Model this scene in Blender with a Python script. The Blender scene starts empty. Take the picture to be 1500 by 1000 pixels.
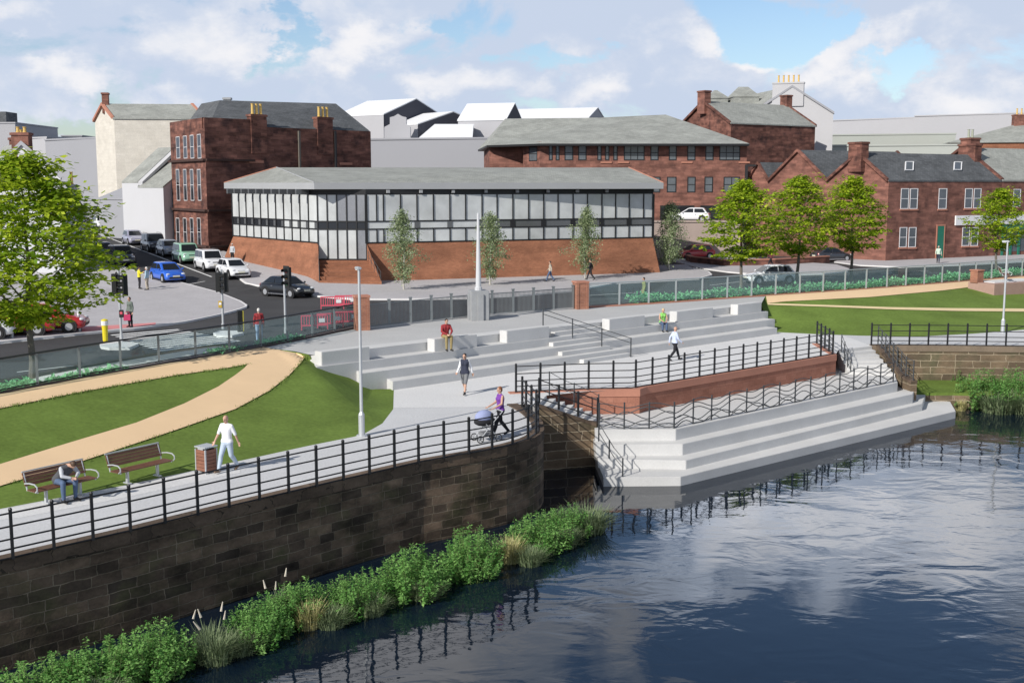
import bpy, bmesh, math, random
from mathutils import Vector, Matrix
from mathutils.geometry import tessellate_polygon
from mathutils.bvhtree import BVHTree
RND = random.Random(11)
SC = bpy.context.scene
COL = SC.collection
R_ = math.radians
# ------------------------------------------------------------------ camera geometry (metres, camera over the river looking +Y)
CAMZ, FPX, HOR = 8.6, 1700.0, 270.0
TP = (500 - HOR) / FPX
PITCH = math.atan(TP)
CP, SP = math.cos(PITCH), math.sin(PITCH)
CAM = Vector((0, 0, CAMZ))
def ray(px, py):
    cx, cy = (px - 750) / FPX, (500 - py) / FPX
    return Vector((cx, CP + cy * SP, -SP + cy * CP))
def P(px, py, z=0.0):
    r = ray(px, py); t = (z - CAMZ) / r.z
    return CAM + r * t
def D(px, py, y):
    r = ray(px, py)
    return CAM + r * (y / r.y)
def hit(bvh, px, py):
    h = bvh.ray_cast(CAM, ray(px, py).normalized())
    return h[0]
def lerp(a, b, t): return a + (b - a) * t
def smooth(a, b, x):
    t = max(0, min(1, (x - a) / (b - a))); return t * t * (3 - 2 * t)
def interp(x, xs, ys):
    if x <= xs[0]: return ys[0]
    for i in range(len(xs) - 1):
        if x <= xs[i + 1]: return lerp(ys[i], ys[i + 1], (x - xs[i]) / (xs[i + 1] - xs[i]))
    return ys[-1]
# ------------------------------------------------------------------ objects
def tag(o, label=None, cat=None, group=None, kind=None):
    if label: o['label'] = label
    if cat: o['category'] = cat
    if group: o['group'] = group
    if kind: o['kind'] = kind
    return o
def thing(name, label, cat, loc=(0, 0, 0), rz=0, group=None):
    o = bpy.data.objects.new(name, None); COL.objects.link(o)
    o.empty_display_size = 0.3
    o.location = loc; o.rotation_euler = (0, 0, rz)
    return tag(o, label, cat, group)
def origin(o):
    v = Vector((0, 0, 0))
    while o is not None:
        v += Vector(o.location); o = o.parent
    return v
class MB:
    def __init__(s): s.v = []; s.f = []; s.mi = []; s.uv = []; s.c = []
    def face(s, pts, mi=0, uv=None, c=0.5):
        n = len(s.v); s.v.extend(tuple(p) for p in pts)
        s.f.append(tuple(range(n, n + len(pts)))); s.mi.append(mi); s.uv.append(uv); s.c.append(c); return s
    def poly(s, pts, mi=0, flip=False):
        pts = [Vector(p) for p in pts]
        for t in tessellate_polygon([pts]):
            a, b, c = (pts[i] for i in t)
            n = (b - a).cross(c - a)
            if n.length < 1e-9: continue
            up = n.z > 0
            if up == flip: a, c = c, a
            s.face((a, b, c), mi)
        return s
    def prism(s, pts, z0, z1, mi=0, side=None, bottom=False):
        """plan outline extruded z0..z1; z1 / z0 may be lists"""
        n = len(pts)
        a = sum(pts[i][0] * pts[(i + 1) % n][1] - pts[(i + 1) % n][0] * pts[i][1] for i in range(n))
        zz1 = z1 if isinstance(z1, (list, tuple)) else [z1] * n
        zz0 = z0 if isinstance(z0, (list, tuple)) else [z0] * n
        idx = list(range(n))
        if a < 0: idx.reverse()
        side = mi if side is None else side
        s.poly([(pts[i][0], pts[i][1], zz1[i]) for i in idx], mi)
        if bottom: s.poly([(pts[i][0], pts[i][1], zz0[i]) for i in idx], side, True)
        for k in range(n):
            i, j = idx[k], idx[(k + 1) % n]
            s.face(((pts[i][0], pts[i][1], zz0[i]), (pts[j][0], pts[j][1], zz0[j]), (pts[j][0], pts[j][1], zz1[j]), (pts[i][0], pts[i][1], zz1[i])), side)
        return s
    def obox(s, o, X, Y, Z, mi=0):
        o, X, Y, Z = Vector(o), Vector(X), Vector(Y), Vector(Z)
        if X.cross(Y).dot(Z) < 0: X, Y = Y, X
        p = [o, o + X, o + X + Y, o + Y, o + Z, o + X + Z, o + X + Y + Z, o + Y + Z]
        for q in ((3, 2, 1, 0), (4, 5, 6, 7), (0, 1, 5, 4), (1, 2, 6, 5), (2, 3, 7, 6), (3, 0, 4, 7)): s.face([p[i] for i in q], mi)
        return s
    def box(s, c, d, rz=0, mi=0):
        m = Matrix.Rotation(rz, 3, 'Z'); c = Vector(c)
        X, Y, Z = m @ Vector((d[0], 0, 0)), m @ Vector((0, d[1], 0)), Vector((0, 0, d[2]))
        return s.obox(c - X / 2 - Y / 2 - Z / 2, X, Y, Z, mi)
    def cyl(s, p0, p1, r0, r1=None, n=8, mi=0, cap=True):
        r1 = r0 if r1 is None else r1
        p0, p1 = Vector(p0), Vector(p1); d = (p1 - p0).normalized()
        a = d.orthogonal().normalized(); b = d.cross(a)
        A = [p0 + (a * math.cos(2 * math.pi * i / n) + b * math.sin(2 * math.pi * i / n)) * r0 for i in range(n)]
        B = [p1 + (a * math.cos(2 * math.pi * i / n) + b * math.sin(2 * math.pi * i / n)) * r1 for i in range(n)]
        for i in range(n):
            j = (i + 1) % n; s.face((A[i], A[j], B[j], B[i]), mi)
        if cap: s.face(A[::-1], mi); s.face(B, mi)
        return s
    def tube(s, pts, r, n=6, mi=0):
        pts = [Vector(p) for p in pts]; rings = []
        rr = r if isinstance(r, (list, tuple)) else [r] * len(pts)
        a = None
        for i, p in enumerate(pts):
            d = (pts[min(i + 1, len(pts) - 1)] - pts[max(i - 1, 0)])
            d = d.normalized() if d.length > 1e-9 else Vector((0, 0, 1))
            if a is None: a = d.orthogonal().normalized()
            a = (a - d * a.dot(d)); a = a.normalized() if a.length > 1e-6 else d.orthogonal().normalized()
            b = d.cross(a)
            rings.append([p + (a * math.cos(2 * math.pi * k / n) + b * math.sin(2 * math.pi * k / n)) * rr[i] for k in range(n)])
        for i in range(len(rings) - 1):
            for k in range(n):
                j = (k + 1) % n; s.face((rings[i][k], rings[i][j], rings[i + 1][j], rings[i + 1][k]), mi)
        s.face(rings[0][::-1], mi); s.face(rings[-1], mi)
        return s
    def sphere(s, c, r, nu=10, nv=7, mi=0, rot=None):
        c = Vector(c); r = (r, r, r) if not isinstance(r, (tuple, list)) else r
        def pt(i, j):
            th, ph = math.pi * j / nv, 2 * math.pi * i / nu
            p = Vector((r[0] * math.sin(th) * math.cos(ph), r[1] * math.sin(th) * math.sin(ph), r[2] * math.cos(th)))
            return c + (rot @ p if rot else p)
        for j in range(nv):
            for i in range(nu):
                if j == 0: q = (pt(0, 0), pt(i, 1), pt(i + 1, 1))
                elif j == nv - 1: q = (pt(i, j), pt(0, nv), pt(i + 1, j))
                else: q = (pt(i, j), pt(i, j + 1), pt(i + 1, j + 1), pt(i + 1, j))
                s.face(q, mi)
        return s
    def lathe(s, prof, c=(0, 0, 0), n=16, mi=0, axis='Z'):
        c = Vector(c)
        def pt(r, h, k):
            a = 2 * math.pi * k / n
            if axis == 'Z': return c + Vector((r * math.cos(a), r * math.sin(a), h))
            return c + Vector((r * math.sin(a), h, r * math.cos(a)))
        for i in range(len(prof) - 1):
            for k in range(n):
                q = (pt(*prof[i], k), pt(*prof[i], k + 1), pt(*prof[i + 1], k + 1), pt(*prof[i + 1], k))
                s.face(q, mi)
        return s
    def build(s, name, mats, parent=None, sm=False, weld=False, leaf=False, bevel=0, loc=None):
        mats = mats if isinstance(mats, (list, tuple)) else [mats]
        if parent is not None: off = origin(parent)
        elif loc is not None: off = Vector(loc)
        else:
            xs = [p[0] for p in s.v]; ys = [p[1] for p in s.v]; zs = [p[2] for p in s.v]
            off = Vector(((min(xs) + max(xs)) / 2, (min(ys) + max(ys)) / 2, min(zs)))
        me = bpy.data.meshes.new(name)
        ox, oy, oz = off
        me.from_pydata([(p[0] - ox, p[1] - oy, p[2] - oz) for p in s.v], [], s.f)
        for m in mats: me.materials.append(m)
        if len(mats) > 1: me.polygons.foreach_set('material_index', s.mi)
        if leaf:
            at = me.attributes.new('tone', 'FLOAT', 'FACE'); at.data.foreach_set('value', s.c)
        else:
            uvl = me.uv_layers.new(name='UVMap'); data = []
            for k, fc in enumerate(s.f):
                if s.uv[k]:
                    for q in s.uv[k]: data += [q[0], q[1]]
                    continue
                p = [Vector(s.v[i]) for i in fc]
                n = Vector((0, 0, 0))
                for i in range(1, len(p) - 1): n += (p[i] - p[0]).cross(p[i + 1] - p[0])
                n = n.normalized() if n.length > 1e-12 else Vector((0, 0, 1))
                if abs(n.z) > 0.96: 
                    for q in p: data += [q.x, q.y]
                else:
                    t = Vector((-n.y, n.x, 0)).normalized(); b = n.cross(t)
                    for q in p: data += [q.dot(t), q.dot(b)]
            uvl.data.foreach_set('uv', data)
        if weld or bevel:
            bm = bmesh.new(); bm.from_mesh(me)
            bmesh.ops.remove_doubles(bm, verts=bm.verts, dist=0.0004)
            bmesh.ops.recalc_face_normals(bm, faces=bm.faces)
            if bevel:
                es = [e for e in bm.edges if len(e.link_faces) == 2 and e.calc_face_angle(0) > 0.6]
                try: bmesh.ops.bevel(bm, geom=es, offset=bevel, segments=2, affect='EDGES', clamp_overlap=True)
                except Exception: pass
            bm.to_mesh(me); bm.free()
        if sm:
            me.polygons.foreach_set('use_smooth', [True] * len(me.polygons))
        me.update()
        o = bpy.data.objects.new(name, me); COL.objects.link(o)
        if parent is not None: o.parent = parent
        else: o.location = off
        return o
def copy_tree(o, parent=None):
    c = o.copy(); COL.objects.link(c); c.parent = parent
    for ch in list(o.children): copy_tree(ch, c)
    return c
def recolor(o, old, new):
    for i, sl in enumerate(o.material_slots):
        if sl.material == old: sl.link = 'OBJECT'; sl.material = new
    for ch in o.children: recolor(ch, old, new)
# ------------------------------------------------------------------ materials
MATS = {}
def newmat(name):
    m = bpy.data.materials.new(name); m.use_nodes = True; MATS[name] = m
    nt = m.node_tree; return m, nt, nt.nodes['Principled BSDF']
def nd(nt, t, **kw):
    n = nt.nodes.new(t)
    for k, v in kw.items():
        if k.startswith('i_'): n.inputs[int(k[2:]) if k[2:].isdigit() else k[2:].replace('_', ' ')].default_value = v
        else: setattr(n, k, v)
    return n
def c4(c): return (c[0], c[1], c[2], 1)
def M(name, col, rough=.8, var=.12, scale=1.2, bump=0., metal=0., coat=0., spec=.5, fine=18.):
    m, nt, b = newmat(name)
    b.inputs['Roughness'].default_value = rough; b.inputs['Metallic'].default_value = metal
    b.inputs['Specular IOR Level'].default_value = spec
    if coat: b.inputs['Coat Weight'].default_value = coat; b.inputs['Coat Roughness'].default_value = .05
    if var <= 0: b.inputs['Base Color'].default_value = c4(col); return m
    tc = nd(nt, 'ShaderNodeTexCoord')
    n1 = nd(nt, 'ShaderNodeTexNoise'); n1.inputs['Scale'].default_value = scale; n1.inputs['Detail'].default_value = 5; n1.inputs['Roughness'].default_value = .6
    n2 = nd(nt, 'ShaderNodeTexNoise'); n2.inputs['Scale'].default_value = fine; n2.inputs['Detail'].default_value = 3
    for n in (n1, n2): nt.links.new(tc.outputs['Object'], n.inputs['Vector'])
    ad = nd(nt, 'ShaderNodeMath', operation='MULTIPLY_ADD', i_1=.4); nt.links.new(n2.outputs[0], ad.inputs[0])
    m6 = nd(nt, 'ShaderNodeMath', operation='MULTIPLY', i_1=.6); nt.links.new(n1.outputs[0], m6.inputs[0]); nt.links.new(m6.outputs[0], ad.inputs[2])
    mr = nd(nt, 'ShaderNodeMapRange'); mr.inputs[1].default_value = .3; mr.inputs[2].default_value = .7; nt.links.new(ad.outputs[0], mr.inputs[0])
    mx = nd(nt, 'ShaderNodeMix', data_type='RGBA'); nt.links.new(mr.outputs[0], mx.inputs[0])
    mx.inputs[6].default_value = c4([x * (1 - var) for x in col]); mx.inputs[7].default_value = c4([min(1, x * (1 + var)) for x in col])
    nt.links.new(mx.outputs[2], b.inputs['Base Color'])
    if bump:
        bp = nd(nt, 'ShaderNodeBump', i_Strength=bump, i_Distance=.02); nt.links.new(ad.outputs[0], bp.inputs['Height']); nt.links.new(bp.outputs[0], b.inputs['Normal'])
    return m
def BRK(name, c1, c2, mort, w, h, ms=.012, stain=.35, stainscale=.5, rough=.9, bump=.5, off=.5, third=None, wob=.25, streak=False):
    """coursed stone / brick on metre UVs, with noise stains and per-block variety"""
    m, nt, b = newmat(name)
    uv = nd(nt, 'ShaderNodeUVMap')
    br = nd(nt, 'ShaderNodeTexBrick'); br.offset = off
    br.inputs['Scale'].default_value = 1; br.inputs['Brick Width'].default_value = w; br.inputs['Row Height'].default_value = h
    br.inputs['Mortar Size'].default_value = ms; br.inputs['Mortar Smooth'].default_value = .3
    br.inputs['Color1'].default_value = c4(c1); br.inputs['Color2'].default_value = c4(c2); br.inputs['Mortar'].default_value = c4(mort)
    if w > .5: br.squash = .7; br.squash_frequency = 3
    # wobble the joints a little
    nz = nd(nt, 'ShaderNodeTexNoise'); nz.inputs['Scale'].default_value = 2.2; nt.links.new(uv.outputs[0], nz.inputs['Vector'])
    wv = nd(nt, 'ShaderNodeVectorMath', operation='MULTIPLY_ADD'); wv.inputs[1].default_value = (h * wob * 2, h * wob, 0)
    nt.links.new(nz.outputs['Color'], wv.inputs[0]); nt.links.new(uv.outputs[0], wv.inputs[2]); nt.links.new(wv.outputs[0], br.inputs['Vector'])
    tc = nd(nt, 'ShaderNodeTexCoord')
    mp = nd(nt, 'ShaderNodeMapping'); mp.inputs['Scale'].default_value = ((.4, .4, 2.) if streak else (1, 1, 2.2)); nt.links.new(tc.outputs['Object'], mp.inputs['Vector'])
    n1 = nd(nt, 'ShaderNodeTexNoise'); n1.inputs['Scale'].default_value = stainscale; n1.inputs['Detail'].default_value = 7; n1.inputs['Roughness'].default_value = .65
    nt.links.new(mp.outputs[0], n1.inputs['Vector'])
    mr = nd(nt, 'ShaderNodeMapRange'); mr.inputs[1].default_value = .32; mr.inputs[2].default_value = .68; mr.inputs[3].default_value = 1 - stain; mr.inputs[4].default_value = 1 + stain * .7
    nt.links.new(n1.outputs[0], mr.inputs[0])
    n2 = nd(nt, 'ShaderNodeTexNoise'); n2.inputs['Scale'].default_value = 14; n2.inputs['Detail'].default_value = 4; nt.links.new(tc.outputs['Object'], n2.inputs['Vector'])
    mr2 = nd(nt, 'ShaderNodeMapRange'); mr2.inputs[3].default_value = .75; mr2.inputs[4].default_value = 1.25; nt.links.new(n2.outputs[0], mr2.inputs[0])
    mm = nd(nt, 'ShaderNodeMath', operation='MULTIPLY'); nt.links.new(mr.outputs[0], mm.inputs[0]); nt.links.new(mr2.outputs[0], mm.inputs[1])
    src = br.outputs['Color']
    if third:
        n3 = nd(nt, 'ShaderNodeTexNoise'); n3.inputs['Scale'].default_value = .9; n3.inputs['Detail'].default_value = 3; nt.links.new(tc.outputs['Object'], n3.inputs['Vector'])
        m3 = nd(nt, 'ShaderNodeMapRange'); m3.inputs[1].default_value = .5; m3.inputs[2].default_value = .7; nt.links.new(n3.outputs[0], m3.inputs[0])
        x3 = nd(nt, 'ShaderNodeMix', data_type='RGBA'); x3.inputs[7].default_value = c4(third); nt.links.new(m3.outputs[0], x3.inputs[0]); nt.links.new(src, x3.inputs[6])
        f3 = nd(nt, 'ShaderNodeMix', data_type='RGBA'); nt.links.new(br.outputs['Fac'], f3.inputs[0]); nt.links.new(x3.outputs[2], f3.inputs[6]); nt.links.new(src, f3.inputs[7]); src = f3.outputs[2]
    vm = nd(nt, 'ShaderNodeVectorMath', operation='SCALE'); nt.links.new(src, vm.inputs[0]); nt.links.new(mm.outputs[0], vm.inputs['Scale'])
    nt.links.new(vm.outputs[0], b.inputs['Base Color'])
    b.inputs['Roughness'].default_value = rough; b.inputs['Specular IOR Level'].default_value = .25
    ht = nd(nt, 'ShaderNodeMath', operation='MULTIPLY_ADD', i_1=.35); nt.links.new(n2.outputs[0], ht.inputs[0])
    inv = nd(nt, 'ShaderNodeMath', operation='SUBTRACT', i_0=1.); nt.links.new(br.outputs['Fac'], inv.inputs[1]); nt.links.new(inv.outputs[0], ht.inputs[2])
    bp = nd(nt, 'ShaderNodeBump', i_Strength=bump, i_Distance=.03); nt.links.new(ht.outputs[0], bp.inputs['Height']); nt.links.new(bp.outputs[0], b.inputs['Normal'])
    return m
def LEAF(name, lo, hi, trans=.35):
    m, nt, b = newmat(name)
    at = nd(nt, 'ShaderNodeAttribute', attribute_name='tone')
    mx = nd(nt, 'ShaderNodeMix', data_type='RGBA'); mx.inputs[6].default_value = c4(lo); mx.inputs[7].default_value = c4(hi)
    nt.links.new(at.outputs['Fac'], mx.inputs[0]); nt.links.new(mx.outputs[2], b.inputs['Base Color'])
    b.inputs['Roughness'].default_value = .6; b.inputs['Specular IOR Level'].default_value = .3
    tr = nd(nt, 'ShaderNodeBsdfTranslucent'); nt.links.new(mx.outputs[2], tr.inputs[0])
    ms = nd(nt, 'ShaderNodeMixShader'); ms.inputs[0].default_value = trans
    out = nt.nodes['Material Output']
    nt.links.new(b.outputs[0], ms.inputs[1]); nt.links.new(tr.outputs[0], ms.inputs[2]); nt.links.new(ms.outputs[0], out.inputs[0])
    return m
def GLASS(name, tint, gloss=.1):
    m, nt, b = newmat(name); nt.nodes.remove(b)
    t = nd(nt, 'ShaderNodeBsdfTransparent'); t.inputs[0].default_value = c4(tint)
    g = nd(nt, 'ShaderNodeBsdfGlossy'); g.inputs['Roughness'].default_value = .03; g.inputs[0].default_value = (.8, .9, .92, 1)
    ms = nd(nt, 'ShaderNodeMixShader'); ms.inputs[0].default_value = gloss
    nt.links.new(t.outputs[0], ms.inputs[1]); nt.links.new(g.outputs[0], ms.inputs[2])
    df = nd(nt, 'ShaderNodeBsdfDiffuse'); df.inputs[0].default_value = (.30, .46, .47, 1); m2 = nd(nt, 'ShaderNodeMixShader'); m2.inputs[0].default_value = .07
    nt.links.new(ms.outputs[0], m2.inputs[1]); nt.links.new(df.outputs[0], m2.inputs[2]); nt.links.new(m2.outputs[0], nt.nodes['Material Output'].inputs[0])
    return m
concrete = M('pale_concrete', (.555, .555, .55), .9, .11, .5, .2, spec=.2)
plaza_m = BRK('plaza_paving', (.635, .635, .635), (.62, .62, .62), (.57, .57, .57), 1.2, .6, .008, .05, .25, bump=.04)
path_m = BRK('path_paving', (.545, .55, .56), (.53, .535, .545), (.49, .495, .505), 1.2, .6, .008, .06, .25, bump=.04)
upper_m = BRK('upper_paving', (.465, .465, .462), (.45, .45, .447), (.40, .40, .40), 1.2, .6, .008, .06, .25, bump=.04)
pave_m = BRK('pavement_slabs', (.44, .425, .435), (.42, .405, .415), (.37, .36, .37), .9, .6, .01, .08, .25, bump=.05)
kerb_m = M('kerb_stone', (.68, .67, .67), .85, .08, 1)
road_m = M('asphalt', (.056, .055, .057), .92, .32, .22, .25, spec=.25, fine=9)
tan_m = M('tan_gravel', (.74, .535, .33), .95, .06, .6, .2, spec=.2, fine=40)
tan2_m = M('sandy_gravel', (.68, .55, .33), .95, .06, .6, .2, spec=.2, fine=40)
lawn_m = M('lawn', (.125, .185, .040), .95, .30, .45, .6, spec=.1, fine=7)
white_paint = M('road_paint', (.78, .78, .77), .7, .1, 4)
redtac_m = M('red_tactile', (.62, .23, .23), .85, .12, 2)
granite = M('grey_granite', (.30, .31, .32), .7, .12, 2, .1)
steel = M('pale_galvanised_steel', (.50, .52, .54), .45, .08, 2, 0, .35)
black_iron = M('black_iron', (.016, .016, .018), .45, .2, 5)
dark_iron = M('dark_grey_iron', (.055, .06, .065), .5, .2, 5)
post_m = M('grey_post', (.20, .22, .225), .5, .1, 3, 0, .3)
glass_fence = GLASS('fence_glass', (.93, .985, .985), .05)
river_stone = BRK('river_wall_stone', (.185, .130, .090), (.055, .042, .032), (.20, .16, .115), .78, .275, .016, .7, .7, third=(.075, .068, .036), bump=.9, wob=.3)
bank_stone = BRK('bank_wall_stone', (.20, .145, .095), (.10, .075, .052), (.34, .28, .20), 1.3, .36, .02, .4, .6, third=(.11, .10, .06))
cope_stone = BRK('coping_stone', (.15, .108, .078), (.085, .062, .046), (.05, .04, .03), 1.4, 3., .02, .4, .8, bump=.6)
red_block = BRK('red_block_wall', (.36, .165, .115), (.29, .125, .085), (.25, .11, .08), .6, .25, .008, .22, .5, bump=.3)
red_cope = M('red_coping', (.42, .19, .13), .85, .12, 1)
sandstone = BRK('dark_red_sandstone', (.245, .112, .083), (.135, .060, .047), (.15, .075, .06), .75, .3, .012, .55, .9, third=(.07, .036, .032), bump=.35, streak=True)
sandstone_b = BRK('red_sandstone', (.275, .128, .097), (.18, .085, .066), (.19, .09, .07), .75, .3, .012, .42, .9, third=(.12, .058, .047), bump=.35, streak=True)
orange_brick = BRK('orange_brick', (.32, .135, .075), (.245, .10, .056), (.29, .15, .095), .24, .085, .008, .3, .5, third=(.22, .09, .05), bump=.3, streak=True)
slate = BRK('slate_roof', (.125, .132, .14), (.09, .096, .103), (.06, .065, .07), .35, .22, .012, .25, .5, bump=.3)
slate_p = BRK('pale_slate_roof', (.34, .35, .325), (.275, .285, .265), (.22, .23, .215), .4, .25, .012, .2, .4, bump=.3)
render_c = BRK('cream_render', (.62, .585, .52), (.58, .545, .48), (.55, .52, .46), .8, .4, .02, .1, .5, bump=.1)
render_w = M('white_render', (.50, .505, .525), .9, .04, .3)
render_g = M('pale_grey_render', (.45, .45, .465), .9, .05, .3)
massing = M('grey_massing', (.40, .40, .42), .9, .03, .2)
massing_d = M('mid_grey_massing', (.30, .305, .33), .9, .03, .2)
massing_w = M('white_roof_massing', (.70, .71, .73), .9, .03, .2)
tan_wall = M('pinkish_harling', (.36, .29, .255), .95, .12, .6, .2)
fascia_m = M('grey_fascia', (.33, .34, .35), .6, .05, .4)
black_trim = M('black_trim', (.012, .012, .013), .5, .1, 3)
white_trim = M('white_trim', (.75, .75, .76), .6, .05, 3)
pane_m = M('pale_glazing', (.50, .52, .52), .08, .26, .3, 0, 0, 0, .6, fine=.8)
pane_d = M('grey_glazing', (.10, .105, .11), .1, .2, .5)
pane_k = M('dark_glazing', (.02, .022, .026), .06, .1, .5)
win_glass = M('window_glass', (.11, .125, .14), .12, .25, .8)
pot_m = M('yellow_clay', (.62, .42, .13), .8, .1, 3)
pipe_m = M('dark_pipe', (.02, .02, .022), .6, .1, 3)
green_door = M('green_paint', (.010, .16, .10), .45, .08, 2)
wood_m = M('brown_timber', (.17, .075, .045), .6, .25, 3, .2)
wood_r = M('reddish_timber', (.22, .095, .06), .6, .25, 3, .2)
yellow_m = M('yellow_plastic', (.72, .60, .02), .45, .06, 3)
red_plast = M('red_plastic', (.66, .10, .15), .5, .08, 3)
bark = M('grey_bark', (.14, .125, .105), .95, .3, 6, .5)
bark_w = M('pale_bark', (.42, .40, .36), .95, .3, 6, .4)
leaf_lime = LEAF('lime_leaves', (.16, .29, .012), (.58, .68, .05), .48)
leaf_birch = LEAF('birch_leaves', (.16, .24, .11), (.44, .50, .29), .42)
leaf_bush = LEAF('bank_leaves', (.09, .27, .05), (.34, .58, .18), .42)
leaf_grey = LEAF('grey_reed', (.13, .19, .09), (.28, .34, .19), .3)
leaf_straw = LEAF('straw_reed', (.30, .30, .10), (.62, .56, .30), .3)
leaf_bed = LEAF('bed_leaves', (.12, .40, .17), (.36, .72, .40), .35)
leaf_lawn = LEAF('lawn_blades', (.12, .18, .035), (.19, .26, .055), .2)
# ------------------------------------------------------------------ people (voxel-fused skin, clothes as children)
def fuse(mb, voxel, name, mats, parent, assign=None, iters=4):
    me = bpy.data.meshes.new(name); me.from_pydata(mb.v, [], mb.f)
    o = bpy.data.objects.new(name, me); COL.objects.link(o)
    r = o.modifiers.new('r', 'REMESH'); r.mode = 'VOXEL'; r.voxel_size = voxel
    s = o.modifiers.new('s', 'SMOOTH'); s.factor = .5; s.iterations = iters
    dg = bpy.context.evaluated_depsgraph_get()
    m2 = bpy.data.meshes.new_from_object(o.evaluated_get(dg)); m2.name = name
    COL.objects.unlink(o); bpy.data.objects.remove(o); bpy.data.meshes.remove(me)
    m2.materials.clear()
    for m in mats: m2.materials.append(m)
    m2.polygons.foreach_set('use_smooth', [True] * len(m2.polygons))
    if assign:
        m2.polygons.foreach_set('material_index', [assign(p.center) for p in m2.polygons])
    o = bpy.data.objects.new(name, m2); COL.objects.link(o); o.parent = parent
    return o
def cap(mb, a, b, ra, rb, n=10):
    mb.cyl(a, b, ra, rb, n); mb.sphere(a, ra, n, 6); mb.sphere(b, rb, n, 6)
skin_m = M('skin', (.50, .30, .215), .6, .06, 6)
skin_d = M('tanned_skin', (.28, .16, .11), .6, .06, 6)
eye_m = M('eyes', (.02, .016, .015), .3, 0)
lip_m = M('lips', (.36, .14, .12), .5, 0)
def cloth(name, c): return M(name, c, .9, .14, 5, .1)
C_ = {k: cloth('cloth_' + k, v) for k, v in dict(white=(.74, .75, .78), palegrey=(.45, .47, .5), darkgrey=(.075, .078, .088), jeans=(.075, .115, .20), lightjeans=(.29, .40, .56), paletrouser=(.42, .50, .60), purple=(.16, .045, .30),
    black=(.014, .014, .018), navy=(.03, .035, .06), red=(.28, .03, .035), khaki=(.28, .22, .10), paleblue=(.50, .56, .72), green=(.22, .52, .12), yellow=(.66, .58, .03), beige=(.42, .37, .30), olive=(.24, .26, .10),
    greygreen=(.13, .16, .14), pink=(.62, .06, .16), grey=(.16, .165, .175), mint=(.50, .62, .52), maroon=(.12, .03, .03), skyblue=(.36, .50, .60)).items()}
hair_k = M('dark_hair', (.018, .013, .011), .6, .3, 12); hair_b = M('brown_hair', (.075, .04, .022), .6, .3, 12)
hair_w = M('white_hair', (.62, .60, .57), .7, .2, 12); hair_y = M('fair_hair', (.50, .40, .22), .6, .2, 12); hair_r = M('ginger_hair', (.22, .085, .035), .6, .2, 12)
shoe_k = M('dark_shoes', (.02, .018, .018), .5, .2, 5); shoe_b = M('tan_shoes', (.18, .12, .08), .6, .2, 5)
V = Vector
def stand(**k):
    p = dict(hip=V((0, 0, .93)), chest=V((0, .0, 1.34)), neck=V((0, .005, 1.47)), head=V((0, .025, 1.61)))
    for s, n in ((-1, 'l'), (1, 'r')):
        p['sh' + n] = V((s * .175, 0, 1.41)); p['el' + n] = V((s * .235, -.03, 1.13)); p['wr' + n] = V((s * .245, .05, .88))
        p['hp' + n] = V((s * .09, 0, .90)); p['kn' + n] = V((s * .10, .03, .49)); p['an' + n] = V((s * .105, 0, .085)); p['to' + n] = V((s * .13, .16, .035))
    p.update(k); return p
def walk(a=1, arms=1):
    p = stand(); f, b = ('l', 'r') if a > 0 else ('r', 'l')
    sf, sb = (-1, 1) if a > 0 else (1, -1)
    p['kn' + f] = V((sf * .09, .20, .50)); p['an' + f] = V((sf * .09, .32, .10)); p['to' + f] = V((sf * .10, .48, .075))
    p['kn' + b] = V((sb * .09, -.06, .49)); p['an' + b] = V((sb * .09, -.34, .15)); p['to' + b] = V((sb * .10, -.22, .035))
    if arms:
        p['el' + f] = V((sf * .25, -.14, 1.15)); p['wr' + f] = V((sf * .28, -.16, .90)); p['el' + b] = V((sb * .25, .06, 1.14)); p['wr' + b] = V((sb * .25, .26, .96))
    return p
def sit(lean=0., seat=.45, spread=.0, bow=0.):
    h = seat + .10
    p = dict(hip=V((0, 0, h)), chest=V((0, .05 + lean * .36, h + .42 - lean * .08)), neck=V((0, .07 + lean * .46, h + .55 - lean * .12)), head=V((0, .10 + lean * .55 + bow * .08, h + .68 - lean * .16 - bow * .05)))
    for s, n in ((-1, 'l'), (1, 'r')):
        p['sh' + n] = V((s * .18, .05 + lean * .40, h + .47 - lean * .10)); p['el' + n] = V((s * .25, .16 + lean * .42, h + .22 - lean * .02)); p['wr' + n] = V((s * .09, .40 + lean * .30, h + .10 + lean * .06))
        p['hp' + n] = V((s * .09, .02, h - .02)); p['kn' + n] = V((s * (.12 + spread), .46, h - .0)); p['an' + n] = V((s * (.11 + spread), .44, .085)); p['to' + n] = V((s * (.13 + spread), .60, .035))
    return p
def hand(mb, el, wr, curl=.5, side=1):
    d = (wr - el).normalized(); w = d.cross(V((0, 1, 0)) if abs(d.y) < .8 else V((0, 0, 1))).normalized(); n = w.cross(d).normalized()
    if n.y < 0: n = -n
    palm = wr + d * .085
    for t in (-.026, -.009, .009, .026): cap(mb, wr + d * .02 + w * t * .7, palm + w * t, .016, .014, 6)
    for t, L in ((-.029, .066), (-.010, .080), (.010, .075), (.029, .056)):
        k1 = palm + w * t * 1.05 + d * L * .5 + n * L * .18 * curl; k2 = k1 + d * L * .42 + n * L * .4 * curl
        cap(mb, palm + w * t, k1, .0098, .0092, 6); cap(mb, k1, k2, .0092, .0085, 6)
    b = wr + d * .03 - w * .026 * side; t1 = b - w * .034 * side + d * .026 + n * .012; t2 = t1 + d * .034 - w * .006 * side + n * .008
    cap(mb, b, t1, .013, .011, 6); cap(mb, t1, t2, .011, .009, 6)
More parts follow.
